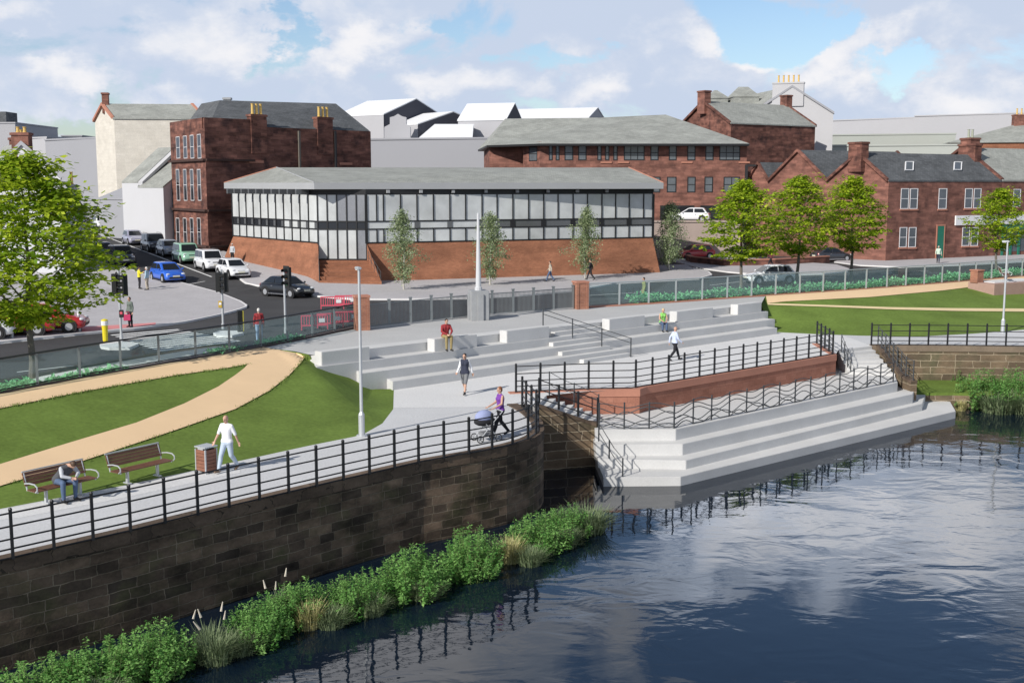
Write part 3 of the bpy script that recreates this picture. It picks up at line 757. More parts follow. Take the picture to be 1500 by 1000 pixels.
# ------------------------------------------------------------------ railings
def railing(name, label, pts, spacing, h=1.15, rails=(1.09, .78, .48, .25, .04), pr=.034, rr=.023, mat=black_iron, group=None, wavy=0, top_flat=True, seed=1, cap_=True, cat='railing', maxposts=200):
    pts = [Vector(p) for p in pts]
    t = thing(name, label, cat, pts[0], 0, group)
    L = sum((b - a).length for a, b in zip(pts, pts[1:])); n = max(2, int(round(L / spacing)) + 1)
    base = resample(pts, n)
    for p in base:
        mb = MB(); mb.box(p + Vector((0, 0, h / 2)), (pr * 2, pr * 2, h), .6)
        if cap_: mb.sphere(p + Vector((0, 0, h + .02)), pr * 1.5, 6, 5)
        mb.build('post', mat, t)
    rnd = random.Random(seed)
    line = []
    for a, b in zip(pts, pts[1:]):
        m = max(1, int((b - a).length / (.18 if wavy else 1.2)))
        line += [a.lerp(b, i / m) for i in range(m)]
    line.append(pts[-1])
    for i, z in enumerate(rails):
        ph = rnd.uniform(0, 6); wl = rnd.uniform(1.6, 2.6); s = 0; q = []
        for j, p in enumerate(line):
            if j: s += (p - line[j - 1]).length
            dz = wavy * math.sin(ph + s * 6.283 / wl) * (1 if i or not top_flat else .6) if wavy else 0
            q.append(p + Vector((0, 0, max(.03, z + dz))))
        mb = MB(); mb.tube(q, rr, 5); mb.build('rail', mat, t, sm=True)
    return t
rl_px = [(-260, 879), (-120, 850), (0, 822.5), (200, 776.5), (345, 740.5), (500, 704), (620, 676.5), (700, 662.5), (750, 652), (778, 641.5), (789, 631), (786, 617), (770, 603), (765, 596)]
rl = [P(x, y, .045) for x, y in rl_px]
rl = rl[:8] + resample(rl[7:], 14)[1:]
railing('railing', 'long black iron railing along the near quay path above the dark wall', rl, .98)
# ------------------------------------------------------------------ red wall of the plaza, its railing
RW = [P(747, 577, 0), P(800, 574.5, 0), P(860, 572.5, 0), P(925, 571.5, 0), P(1225, 520.5, 0), P(1199, 504, 0)]
rwl = thing('plaza_wall', 'red block retaining wall below the railed edge of the lower plaza', 'wall', RW[3])
cor = RW[:3] + [RW[2].lerp(RW[3], .8), RW[3] + Vector((.35, .02, 0)), RW[3].lerp(RW[4], .06)] + RW[4:]
wall_sweep(rwl, 'block_face', cor, -1.3, -.02, red_block)
coping(rwl, cor, .34, .05, 0, red_cope, over=.03)
rp = [P(757, 573.5, .05), P(860, 570, .05), P(922, 569, .05), P(1221, 518.5, .05), P(1199, 503, .05)]
rp = [RW[0] + Vector((.25, .12, .05)), RW[2] + Vector((0, .13, .05)), RW[3] + Vector((.0, .15, .05)), RW[4] + Vector((-.16, .03, .05)), RW[5] + Vector((-.1, 0, .05))]
railing('railing', 'black iron railing on top of the red block plaza wall', rp, 1.05)
# ------------------------------------------------------------------ stepped quay down to the water
quay = thing('stepped_quay', 'broad pale concrete steps going down into the water', 'steps', P(990, 628, -1))
tiers = [(-1.0, [(872, 629.5), (990, 628.5), (1315, 560)], -1.45), (-1.45, [(873, 651), (1000, 650), (1337, 577)], -1.9), (-1.9, [(876, 672), (1005, 674), (1351, 591)], -2.25), (-2.25, [(884, 699), (997, 698), (1400, 602)], -3.2)]
back = [P(1370, 560, -2.25), ]
for i, (z, px, zb) in enumerate(tiers):
    pl = [P(x, y, z) for x, y in px]
    bk = [pl[2] + Vector((1.0, 2.4, 0)), P(1250, 524, -1), P(960, 585, -1), pl[0] + Vector((-.1, 3.8, 0))]
    if i == 0: bk = [P(1311, 550, -1), P(1238, 530, -1) + Vector((0, 1.0, 0)), P(925, 600, -1) + Vector((0, 1.4, 0)), P(868, 616, -1) + Vector((0, 1., 0))]
    if i == 3: bk = [P(1392, 588, -2.25), P(1340, 585, -2.25)] + bk[1:]
    mb = MB(); mb.prism([p[:2] for p in pl + bk], zb, z); mb.build('tier', concrete, quay, bevel=.015)
# right stair flight
def flight(label, a0, b0, a1, b1, z0, z1, n, mat=concrete, name='stair_flight', zb=None):
    t = thing(name, label, 'steps', a0)
    mb = MB(); e0, e1 = a0 - (a1 - a0) * .12, b0 - (b1 - b0) * .12
    mb.prism([q[:2] for q in (e0, e1, b0, a0)], z1 - .3, z0 - .004); mb.build('landing_edge', mat, t)
    for k in range(n):
        f0, f1 = k / n, (k + 1) / n
        z = z0 + (z1 - z0) * f1 if False else z0 - (z0 - z1) * (k + 1) / (n + 1)
        p = [a0.lerp(a1, f0), b0.lerp(b1, f0), b0.lerp(b1, f1), a0.lerp(a1, f1)]
        mb = MB(); mb.prism([q[:2] for q in p], (z1 - .35) if zb is None else zb, z); mb.build('tread', mat, t)
    return t
sr_a0, sr_b0, sr_a1, sr_b1 = P(1229, 513, 0), P(1277.5, 507.3, 0), P(1243, 548, -1), P(1311, 551, -1)
flight('pale flight of steps at the far end of the lower plaza', sr_a0, sr_b0, sr_a1, sr_b1, 0, -1, 6)
sl_a0, sl_b0, sl_a1, sl_b1 = P(789, 592, 0), P(801, 578.5, 0), P(868, 621, -1), P(880, 611, -1)
flight('pale flight of steps between the dark recess wall and the red wall', sl_a0, sl_b0, sl_a1, sl_b1, 0, -1, 6)
# sloped brown parapets at both flights
def slope_wall(label, line, thick, zb, mat, name='parapet_wall', cmat=None):
    t = thing(name, label, 'wall', line[0])
    L = [Vector(p) for p in line]; B = offset_line(L, thick); u = 0
    mb = MB()
    for i in range(len(L) - 1):
        a, b, c, d = L[i], L[i + 1], B[i + 1], B[i]; ln = (b - a).xy.length
        mb.face(((a.x, a.y, zb), (b.x, b.y, zb), b, a), 0, [(u, zb), (u + ln, zb), (u + ln, b.z), (u, a.z)])
        mb.face(((c.x, c.y, zb), (d.x, d.y, zb), (d.x, d.y, a.z), (c.x, c.y, b.z)), 0, [(u + ln, zb), (u, zb), (u, a.z), (u + ln, b.z)]); u += ln
    for k in (0, -1):
        a, b = L[k], B[k]; mb.face(((a.x, a.y, zb), (b.x, b.y, zb), (b.x, b.y, a.z), (a.x, a.y, a.z)))
    mb.build('stone_face', mat, t)
    mb = MB(); A2 = offset_line(L, -.03); B2 = offset_line(L, thick + .03)
    for i in range(len(L) - 1):
        q = lambda p, z, dz: (p.x, p.y, z + dz)
        mb.face((q(A2[i], L[i].z, .07), q(A2[i + 1], L[i + 1].z, .07), q(B2[i + 1], L[i + 1].z, .07), q(B2[i], L[i].z, .07)))
        mb.face((q(A2[i], L[i].z, -.06), q(A2[i + 1], L[i + 1].z, -.06), q(A2[i + 1], L[i + 1].z, .07), q(A2[i], L[i].z, .07)))
        mb.face((q(B2[i + 1], L[i + 1].z, -.06), q(B2[i], L[i].z, -.06), q(B2[i], L[i].z, .07), q(B2[i + 1], L[i + 1].z, .07)))
    for k in (0, -1):
        q = lambda p, dz: (p.x, p.y, L[k].z + dz)
        mb.face((q(A2[k], -.06), q(B2[k], -.06), q(B2[k], .07), q(A2[k], .07)))
    mb.build('coping', cmat or cope_stone, t)
    return t
lw_line = [P(788, 594, .02), P(866, 620, -.84), P(874, 622, -.88)]
slope_wall('brown stone parapet sloping down beside the left flight of steps', lw_line, .32, -3.2, bank_stone)
rq = [P(1277.5, 506.8, .0) + Vector((.22, 0, 0)), P(1315, 553, -.9) + Vector((.25, 0, 0)), P(1326, 560, -1.0) + Vector((.3, 0, 0))]
slope_wall('brown stone parapet sloping down beside the right flight of steps', rq, .3, -3.2, bank_stone)
# wavy railings
qt = [P(x, y, -1) + Vector((.0, .16, 0)) for x, y in [(878, 630), (988, 628.5)]]
wave = dict(mat=dark_iron, wavy=.15, cap_=False, pr=.022, rr=.02, rails=(.95, .74, .55, .32, .2, .07))
railing('railing', 'short wavy dark railing on the sunlit left end of the quay steps', qt, 1.05, h=1.08, seed=3, **wave)
qt2 = [P(x, y, -1) + Vector((-.1, .18, 0)) for x, y in [(992, 628), (1313, 560.5)]]
railing('railing', 'long wavy dark railing along the top front edge of the quay steps', qt2, 1.15, h=1.05, seed=5, **wave)
railing('railing', 'wavy dark handrail descending beside the left flight at the red wall', [sl_b0 + Vector((.1, -.1, 0)), sl_b1 + Vector((-.1, -.1, 0))], 1.1, h=1.0, seed=7, mat=dark_iron, wavy=.05, cap_=False, pr=.02, rr=.014, rails=(.95, .5))
railing('railing', 'black railing descending on the brown parapet by the dark recess', [p + Vector((.05, .12, .08)) for p in lw_line], .9, h=.95, rails=(.93, .55, .2))
railing('railing', 'wavy dark railing descending at the end of the red wall', [sr_a0 + Vector((.12, 0, -.1)), sr_a1 + Vector((.1, 0, -.05))], .75, h=.95, seed=9, mat=dark_iron, wavy=.06, cap_=False, pr=.02, rr=.015, rails=(.92, .62, .3))
railing('railing', 'dark wavy railing descending on the right sloping parapet', [p + Vector((.12, .1, .08)) for p in rq], .7, h=1.0, seed=12, mat=dark_iron, wavy=.06, cap_=False, pr=.022, rr=.016, rails=(.97, .75, .5, .28, .1))
railing('handrail', 'thin dark handrail stepping down to the water at the left quay end', [P(877, 646, -1.05), P(889, 666, -1.45), P(899, 682, -1.9), P(912, 698, -2.25)], .95, h=.72, mat=dark_iron, cap_=False, pr=.02, rr=.016, rails=(.7, .35), cat='handrail')
hr0 = [Vector(sp(seat_pt(835, 486, 1.5, -.2).dot(SU), -.25, 1.5)), Vector(sp(seat_pt(925, 523, 0, 3.4).dot(SU), 3.5, 0.0))]
railing('handrail', 'dark double handrail running down through the terraced seating', [hr0[0], hr0[1]], 1.5, h=.98, mat=dark_iron, cap_=False, pr=.022, rr=.02, rails=(.95, .72), cat='handrail')
# ------------------------------------------------------------------ right bank
bw = thing('bank_wall', 'brown stone bank wall under the right quay path', 'wall', RB[1])
wall_sweep(bw, 'stone_face', RB, -3.2, -.02, bank_stone); coping(bw, RB, .5, .045, 0, M('bank_coping', (.19, .145, .105), .9, .25, 1.2, .3), over=.04)
RBr = [p + Vector((0, .1, .045)) for p in RB]
railing('railing', 'black iron railing on the stone bank wall of the right quay path', RBr, 1.03)
lg = [P(1329, 566, -1.85), P(1337, 576.5, -1.85), P(1396, 576, -1.85), P(1500, 579, -1.85), P(1700, 583, -1.85)]
bl = thing('bank_ledge', 'low stone ledge with a green top at the foot of the right bank wall', 'wall', lg[1])
mb = MB(); mb.prism([p[:2] for p in lg + [P(1700, 540, -1.85), P(1330, 552, -1.85)]], -3.2, -1.95); mb.build('stone_face', bank_stone, bl)
mb = MB(); mb.prism([p[:2] for p in lg + [P(1700, 541, -1.85), P(1330, 553, -1.85)]], -1.95, -1.82); mb.build('mossy_top', lawn_m, bl)
# ------------------------------------------------------------------ glass fence, pillars, bar railing
def glass_fence_run(label, line, spacing, h, postmat, topmat, lowrail, basemat, basew=.22):
    t = thing('glass_fence', label, 'fence', line[0])
    L = sum((b - a).length for a, b in zip(line, line[1:])); n = int(round(L / spacing)) + 1
    pts = resample(line, n)
    mb = MB(); f = offset_line(pts, -.12); k = offset_line(pts, basew)
    for i in range(n - 1):
        a, b, c, d = f[i], f[i + 1], k[i + 1], k[i]; zt_ = Z_UP + .07; zb = .6
        q = lambda p, z: (p.x, p.y, z)
        mb.face((q(a, zt_), q(b, zt_), q(c, zt_), q(d, zt_))); mb.face((q(a, zb), q(b, zb), q(b, zt_), q(a, zt_))); mb.face((q(c, zb), q(d, zb), q(d, zt_), q(c, zt_)))
    mb.build('base_kerb', basemat, t)
    for p in pts:
        mb = MB(); mb.box(p + Vector((0, 0, h / 2 + .07)), (.09, .07, h), .35); mb.build('post', postmat, t)
    for i in range(n - 1):
        a, b = pts[i], pts[i + 1]; d = (b - a).normalized() * .07
        mb = MB(); a2, b2 = a + d, b - d; mb.face((a2 + Vector((0, 0, .16)), b2 + Vector((0, 0, .16)), b2 + Vector((0, 0, h)), a2 + Vector((0, 0, h))))
        w = Vector((d.y, -d.x, 0)).normalized() * .012
        mb = MB(); mb.obox(a2 - w / 2 + Vector((0, 0, .16)), b2 - a2, w, Vector((0, 0, h - .14))); mb.build('glass_panel', glass_fence, t)
    mb = MB(); mb.tube([p + Vector((0, 0, h + .09)) for p in pts], .035, 6); mb.build('top_rail', topmat, t)
    if lowrail:
        for z in (.06, .15):
            mb = MB(); mb.tube([p + Vector((0, -.05, z)) for p in pts], .025, 5); mb.build('bottom_rail', black_iron, t)
    return t
FL = FENCE_L[:-1] + [P(521, 480.5, Z_UP)]
glass_fence_run('glass balustrade with dark top rail left of the first brick pillar', FL, 1.95, 1.12, post_m, black_iron, True, M('dark_kerb', (.07, .05, .045), .9, .2, 2))
FR = [P(862, 450.4, Z_UP)] + FENCE_R[1:]
glass_fence_run('long glass balustrade with pale posts right of the second brick pillar', FR, 2.1, 1.3, M('pale_post', (.42, .45, .45), .5, .1, 3, 0, .3), M('pale_rail', (.30, .36, .38), .5, .1), False, red_cope)
def pillar(label, px, py, w, h):
    b = P(px, py, Z_UP); t = thing('brick_pillar', label, 'pillar', b, .35)
    br_ = BV_br
    mb = MB(); mb.box((0, 0, h / 2), (w, w * .9, h))
    for sx in (-1, 1): mb.box((sx * w * .42, -w * .47, h / 2), (w * .2, .05, h - .01))
    mb.build('brick_shaft', br_, t, loc=None) if False else None
    o = mb_local(mb, 'brick_shaft', br_, t)
    mb = MB(); mb.box((0, 0, h + .05), (w + .1, w, .1)); mb_local(mb, 'cap_stone', red_cope, t)
    return t
def mb_local(mb, name, mat, parent, **k):
    """verts already in the parent's own frame"""
    loc = Vector(parent.location); sc = parent
    o = mb.build(name, mat, None, loc=(0, 0, 0), **k); o.parent = parent; o.location = (0, 0, 0); return o
BV_br = BRK('pillar_brick', (.36, .16, .10), (.28, .12, .08), (.34, .20, .15), .24, .085, .01, .2, .8, bump=.2)
pillar('brick pillar between the left glass balustrade and the bar railing', 530, 483, .66, 1.62)
pillar('brick pillar between the bar railing and the right glass balustrade', 850, 452, .72, 1.5)
MLINE = [P(538, 481.5, Z_UP), P(690, 464.5, Z_UP), P(839, 452.5, Z_UP)]
t = thing('bar_railing', 'grey vertical bar railing between the two brick pillars', 'railing', MLINE[0])
pts = resample(MLINE, 11)
mb = MB(); mb.tube([p + Vector((0, 0, .03)) for p in pts], .09, 4); mb.build('base_kerb', upper_m, t)
for p in pts: mb = MB(); mb.box(p + Vector((0, 0, .66)), (.13, .09, 1.32), .35); mb.box(p + Vector((0, 0, 1.36)), (.17, .12, .06), .35); mb.build('post', post_m, t)
for a, b in zip(pts, pts[1:]):
    mb = MB(); n = 16
    for k in range(1, n): q = a.lerp(b, k / n); mb.box(q + Vector((0, 0, .65)), (.026, .026, 1.1), .35)
    for z in (.12, 1.2): mb.tube([a + Vector((0, 0, z)), b + Vector((0, 0, z))], .024, 5)
    mb.build('bar_panel', post_m, t)
# planting beds behind the fence
def bed(label_z, line, w, base_off, z0, name='planting_bed'):
    a = offset_line(line, base_off); b = offset_line(line, base_off + w); mb = MB()
    mb.prism([p[:2] for p in a + b[::-1]], .9, z0); return tag(mb.build(name, M('bed_soil', (.06, .045, .03), .95, .2, 3), loc=(0, 0, 0)), kind='structure'), a, b
def leaf_quad(mb, p, d, n, L, W, c):
    """pointed leaf: p root, d direction, n normal"""
    s = d.cross(n).normalized() * W * .5
    mb.face((p, p + d * L * .45 + s, p + d * L, p + d * L * .45 - s), 0, None, c)
def cover(line_a, line_b, n, z0, hmin, hmax, mat, L, name, edge=.0, seed=3):
    rn = random.Random(seed); A = resample(line_a, 200); B = resample(line_b, 200); mb = MB()
    ph = [rn.uniform(0, 6) for _ in range(4)]
    for i in range(n):
        s = rn.random(); k = int(s * 199); u = rn.random()
        base = A[k].lerp(B[k], u); q = base + Vector((rn.gauss(0, .12), rn.gauss(0, .12), 0))
        top = lerp(hmin, hmax, .5 + .28 * math.sin(s * 60 + ph[0]) + .22 * math.sin(s * 137 + ph[1] + u * 3))
        q.z = z0 + top * rn.random() ** .6
        d = Vector((rn.gauss(0, 1), rn.gauss(0, 1), rn.gauss(.1, .5))).normalized(); nn = Vector((rn.gauss(0, .4), rn.gauss(0, .4), 1)).normalized()
        l = L * rn.uniform(.7, 1.3)
        leaf_quad(mb, q, d, nn, l, l * .55, min(1, max(0, rn.gauss(.5, .25))))
    o = mb.build(name, mat, leaf=True, loc=(0, 0, 0)); return tag(o, kind='stuff')
PR = [P(940, 446, Z_UP)] + FENCE_R[2:]
o, a, b = bed('', PR, 1.1, .3, 1.45)
cover(a, b, 11000, 1.45, .28, .66, leaf_bed, .24, 'bed_planting')
for (x0, y0, x1, y1, w, n, sd) in ((-150, 605, 75, 563, .9, 2200, 4), (84, 561, 190, 542, .3, 800, 5), (320, 520, 360, 513, .5, 350, 6), (395, 506.7, 450, 496, .6, 700, 7)):
    ln_ = resample([P(x0, y0, Z_UP), P(x1, y1, Z_UP)], 12)
    o, a, b = bed('', ln_, w, .22, 1.47)
    cover(a, b, n, 1.47, .05, .22, leaf_bed, .2, 'bed_planting', seed=sd)
# ------------------------------------------------------------------ monument, lamps, signals, furniture
b = P(701, 468, Z_UP)
t = thing('monument', 'tall pale tapering mast on a grey granite plinth', 'monument', b, .25)
mb = MB(); mb.box((0, 0, .78), (.94, .94, 1.56)); mb_local(mb, 'plinth', granite, t, bevel=.015)
mb = MB()
for s in (-1, 1): mb.box((0, s * .5, .7), (.3, .14, 1.4)); mb.box((s * .5, 0, .7), (.14, .3, 1.4))
mb_local(mb, 'plinth_rib', granite, t)
mb = MB(); mb.lathe([(.0, 1.56), (.2, 1.56), (.2, 1.72), (.15, 1.75), (.06, 5.6), (0, 5.62)], n=12); mb_local(mb, 'mast', M('pale_stone_mast', (.52, .53, .55), .6, .06, 1), t, sm=False)
def lamp_post(label, base, h, rz=0.):
    t = thing('street_lamp', label, 'street lamp', base, rz)
    mb = MB(); mb.lathe([(0, 0), (.11, 0), (.11, .75), (.06, .85), (.045, h), (0, h)], n=10); mb_local(mb, 'pole', steel, t, sm=False)
    mb = MB(); mb.lathe([(0, 0), (.19, .0), (.19, .03), (.12, .05)], n=10); mb_local(mb, 'base_plate', steel, t)
    mb = MB(); mb.box((0, .10, h + .03), (.14, .42, .09)); mb_local(mb, 'lamp_head', steel, t, bevel=.02)
    mb = MB(); mb.box((0, .18, h - .025), (.1, .2, .02)); mb_local(mb, 'lamp_lens', white_trim, t)
    return t
lamp_post('slim pale lamp post at the curved lawn edge of the near path', P(530, 638, 0), 5.75, .4)
lamp_post('slim pale lamp post on the right quay path edge', P(1468.5, 487.5, 0), 5.3, .8)
def lamp_hood(mb, y0, s):
    pass
sig_box = M('signal_black', (.014, .015, .015), .55, .15, 4)
lens_mats = [M('red_lens', (.10, .012, .012), .3, 0), M('amber_lens', (.12, .06, .008), .3, 0), M('green_lens', (.01, .07, .03), .3, 0)]
def signal(label, base, h, heads, box=None, rz=0):
    t = thing('traffic_light', label, 'traffic light', base, rz)
    mb = MB(); mb.cyl((0, 0, 0), (0, 0, h), .06, .06, 10); mb_local(mb, 'pole', steel, t, sm=False)
    mb = MB(); mb.lathe([(0, .3), (.085, .3), (.085, 0)], n=10); mb_local(mb, 'pole_base', steel, t)
    for (a, dx, dy, z) in heads:
        m3 = Matrix.Rotation(a, 3, 'Z')
        def tr(mb):
            mb.v = [tuple(m3 @ Vector(p) + Vector((dx, dy, z))) for p in mb.v]; return mb
        mb = MB(); mb.box((0, 0, 0), (.30, .20, 1.0)); mb.box((0, -.11, 0), (.46, .02, 1.16)); hd = mb_local(tr(mb), 'signal_head', sig_box, t)
        for i, zz in enumerate((.32, 0, -.32)):
            mb = MB(); mb.cyl((0, -.115, zz), (0, -.13, zz), .105, .105, 12); o = mb_local(tr(mb), 'lens', lens_mats[i], t); o.parent = hd
            mb = MB()
            for k in range(9):
                a0, a1 = math.pi * (-.15 + 1.3 * k / 9), math.pi * (-.15 + 1.3 * (k + 1) / 9)
                p = lambda an, y, r: (r * math.cos(an), y, zz + r * math.sin(an))
                mb.face((p(a0, -.12, .125), p(a1, -.12, .125), p(a1, -.36, .115), p(a0, -.36, .115)))
            o = mb_local(tr(mb), 'visor', sig_box, t); o.parent = hd
    if box:
        col, z, dx, dy = box
        mb = MB(); mb.box((dx, dy, z), (.2, .14, .36)); o = mb_local(mb, 'push_button_box', col, t, bevel=.015)
        mb = MB(); mb.box((dx, dy - .075, z + .04), (.12, .012, .12)); o2 = mb_local(mb, 'button_panel', red_plast if col is sig_box else white_trim, t); o2.parent = o
    return t
signal('double traffic light with red push button box on the yellow bollard island', P(178, 500, Z_ST + .13), 3.55, [(R_(95), -.22, 0, 2.75), (R_(-70), .3, -.05, 2.7)], (sig_box, 1.35, .08, -.1), .1)
signal('double traffic light with yellow push button box left of the red jacket man', P(327, 482, Z_ST + .13), 3.1, [(R_(95), -.2, 0, 2.45), (R_(-80), .24, -.05, 2.45)], (M('yellow_box', (.50, .34, .05), .5, .1), 1.3, -.1, -.02), .1)
signal('single traffic light in front of the black car', P(418.5, 488, Z_ST + .0), 3.2, [(R_(-40), .2, -.02, 2.9)], None, 0)
# bollards
b = P(154.5, 500, Z_ST + .13); t = thing('bollard', 'bright yellow waisted bollard on the traffic island', 'bollard', b)
mb = MB(); mb.lathe([(0, 0), (.1, 0), (.12, .05), (.13, .5), (.155, .9), (.155, 1.05), (0, 1.1)], n=12); mb_local(mb, 'shell', yellow_m, t, sm=False)
mb = MB(); mb.lathe([(.15, .78), (.16, .8), (.163, .98), (.15, 1.0)], n=12); mb_local(mb, 'white_band', white_trim, t)
b = P(352, 486, Z_ST + .13); t = thing('bollard', 'square black bollard with a yellow side on the second island', 'bollard', b, .5)
mb = MB(); mb.box((0, 0, .55), (.26, .2, 1.1)); mb_local(mb, 'shell', sig_box, t, bevel=.02)
mb = MB(); mb.box((.15, 0, .56), (.05, .22, 1.04)); mb_local(mb, 'yellow_side', M('yellow_side_paint', (.45, .40, .06), .5, .1), t)
for px, py, lab in ((18, 494.5, 'short pale post on the kerb under the big tree, left one'), (116.5, 488.5, 'short pale post on the kerb right of the big tree trunk')):
    b = on_pl(px, py, 0); t = thing('post', lab, 'post', b, 0, 'pale posts on the kerb')
    mb = MB(); mb.lathe([(0, 0), (.07, 0), (.07, 1.0), (.055, 1.06), (0, 1.08)], n=10); mb_local(mb, 'shaft', steel, t); mb = MB(); mb.lathe([(.073, .85), (.075, .86), (.075, .95), (.073, .96)], n=10); mb_local(mb, 'band', white_trim, t)
# benches and bin
def bench(label, base, rz):
    t = thing('park_bench', label, 'bench', base, rz)
    L = 2.05
    mb = MB()
    for i in range(5): mb.box((0, .06 - i * .095, .44), (L, .075, .035))
    mb_local(mb, 'seat', wood_m, t)
    mb = MB()
    for i in range(4): mb.obox(Vector((-L / 2, -.44 - i * .035, .54 + i * .095)), (L, 0, 0), (0, -.03, .0), (0, -.03, .08))
    mb_local(mb, 'backrest', wood_m, t)
    for sx in (-1, 1):
        x = sx * L * .28
        mb = MB(); mb.box((x, -.13, .21), (.07, .09, .42)); mb.box((x, -.13, .015), (.1, .32, .03)); mb_local(mb, 'leg', steel, t)
        x = sx * (L / 2 - .05)
        mb = MB(); mb.tube([(x, -.42, .40), (x, -.46, .52), (x, -.58, .90)], .025, 6); mb.tube([(x, -.42, .42), (x, .1, .42)], .025, 6)
        mb_local(mb, 'end_frame', steel, t, sm=True)
        x = sx * (L / 2 + .01)
        mb = MB(); mb.tube([(x, -.45, .62), (x, -.2, .66), (x, .05, .66), (x, .16, .60), (x, .17, .50), (x, .08, .43)], .022, 6); mb_local(mb, 'armrest', steel, t, sm=True)
    mb = MB(); mb.box((0, -.6, .935), (L, .05, .03)); mb_local(mb, 'top_bar', steel, t)
    return t
b0, b1 = P(80, 737, 0), P(140, 722, 0); brz = math.atan2((b1 - b0).y, (b1 - b0).x) + math.pi
bench1 = bench('brown slatted bench with the seated man leaning forward', P(97, 731, .02), brz + 0)
bench2 = bench('empty brown slatted bench beside the litter bin', P(213, 703, .02), brz + 0)
# front of a bench is local +y: turn so it looks over the river
for q in (bench1, bench2): q.rotation_euler[2] = brz; q.scale = (.92, .92, .94)
b = P(303, 691, .004); t = thing('litter_bin', 'square litter bin with reddish timber slats and grey frame', 'litter bin', b, brz); t.scale = (.78, .78, .80)
mb = MB()
for s in (-1, 1):
    for i in range(6):
        mb.box((0, s * .27, .16 + i * .135), (.5, .03, .12)); mb.box((s * .27, 0, .16 + i * .135), (.03, .5, .12))
mb_local(mb, 'slatted_body', wood_r, t)
mb = MB()
for sx in (-1, 1):
    for sy in (-1, 1): mb.box((sx * .275, sy * .275, .46), (.05, .05, .92))
mb_local(mb, 'corner_frame', steel, t)
mb = MB(); mb.box((0, 0, .08), (.46, .46, .03)); mb.box((0, 0, .5), (.40, .40, .72)); mb_local(mb, 'liner', black_iron, t)
mb = MB(); mb.box((-.0, .0, 1.0), (.62, .62, .045))
for sx in (-1, 1): mb.box((sx * .27, 0, .95), (.03, .3, .09))
mb_local(mb, 'lid', steel, t)
# brick feature and bench at the far right lawn
b = P(1445, 428, 1.0); b = hit(BV_RL, 1452, 428); t = thing('planter_wall', 'low pinkish stone bench platform with a brick pier at the far right lawn', 'wall', b, .5)
mb = MB(); mb.box((2.0, .3, .2), (5.4, 2.2, .9)); mb_local(mb, 'platform', M('pink_stone', (.36, .235, .195), .9, .12, 1.5), t)
mb = MB(); mb.box((-.45, .9, 1.05), (.62, .62, .85)); mb_local(mb, 'pier', BV_br, t)
mb = MB(); mb.box((-.45, .9, 1.5), (.72, .72, .07)); mb_local(mb, 'pier_cap', red_cope, t)
mb = MB(); mb.box((2.3, .5, .68), (4.6, 1.5, .06)); mb_local(mb, 'platform_top', plaza_m, t)
bench3 = bench('brown bench on the stone platform at the far right lawn', b + Vector((1.6, 1.2, .72)), brz + .3)
# pedestrian barriers
def barrier(label, px, py, rz):
    base = GS(px, py); t = thing('barrier', label, 'barrier', base, rz, 'red pedestrian barriers at the corner'); t.scale = (.86, .86, .8)
    mb = MB()
    for s in (-1, 1): mb.box((s * .8, 0, .5), (.06, .05, 1.0))
    for z in (.30, .95): mb.box((0, 0, z), (1.6, .045, .09))
    for k in range(9): mb.box((-.64 + k * .16, 0, .62), (.045, .03, .6))
    mb_local(mb, 'frame', red_plast, t)
    mb = MB(); mb.box((.45, -.035, .62), (.36, .02, .26)); mb_local(mb, 'reflector', white_trim, t)
    for s in (-1, 1):
        mb = MB(); mb.box((s * .65, 0, .04), (.08, .6, .08)); mb_local(mb, 'foot', sig_box, t)
for px, py, rz, lab in ((461, 483, .35, 'red barrier with white plate, nearest the single traffic light'), (484, 480, .35, 'red barrier in the middle of the front row'), (509, 477, .35, 'red barrier of the front row next to the brick pillar'),
                        (487, 453, .2, 'red barrier of the rear row, left one'), (508, 451, .2, 'red barrier of the rear row, next to the pillar')):
    barrier(lab, px, py, rz)
# pushchair
b = P(714, 645, .004); t = thing('pushchair', 'pale blue hooded pushchair pushed along the near path', 'pushchair', b, 2.05)
mb = MB()
mb.sphere((0, .12, .82), (.24, .34, .25), 14, 9)
mb.v = [(x, y, max(z, .74)) for x, y, z in mb.v]
mb_local(mb, 'hood', M('hood_fabric', (.27, .31, .50), .8, .1, 4), t, sm=True, weld=True)
mb = MB(); mb.sphere((0, .1, .68), (.235, .40, .17), 14, 9); mb_local(mb, 'carrycot', C_['black'], t, sm=True, weld=True)
mb = MB()
for s in (-1, 1):
    mb.tube([(s * .22, .38, .12), (s * .2, -.1, .62), (s * .2, -.48, 1.0)], .014, 6); mb.tube([(s * .22, -.3, .12), (s * .2, .15, .62)], .014, 6)
mb.tube([(-.2, -.48, 1.0), (.2, -.48, 1.0)], .02, 6); mb.tube([(-.25, .38, .12), (.25, .38, .12)], .012, 6); mb.tube([(-.25, -.3, .12), (.25, -.3, .12)], .012, 6)
mb_local(mb, 'frame', steel, t, sm=True)
mb = MB(); mb.box((0, .02, .26), (.36, .46, .1)); mb_local(mb, 'basket', C_['grey'], t)
for s in (-1, 1):
    for y in (.38, -.3):
        mb = MB(); 
        for k in range(16):
            a0, a1 = 2 * math.pi * k / 16, 2 * math.pi * (k + 1) / 16
            mb.cyl((s * .25, y + .115 * math.sin(a0), .12 + .115 * math.cos(a0)), (s * .25, y + .115 * math.sin(a1), .12 + .115 * math.cos(a1)), .018, .018, 5, 0, False)
        for k in range(5): a0 = 2 * math.pi * k / 5; mb.cyl((s * .25, y, .12), (s * .25, y + .11 * math.sin(a0), .12 + .11 * math.cos(a0)), .006, .006, 4)
        mb_local(mb, 'wheel', sig_box, t)
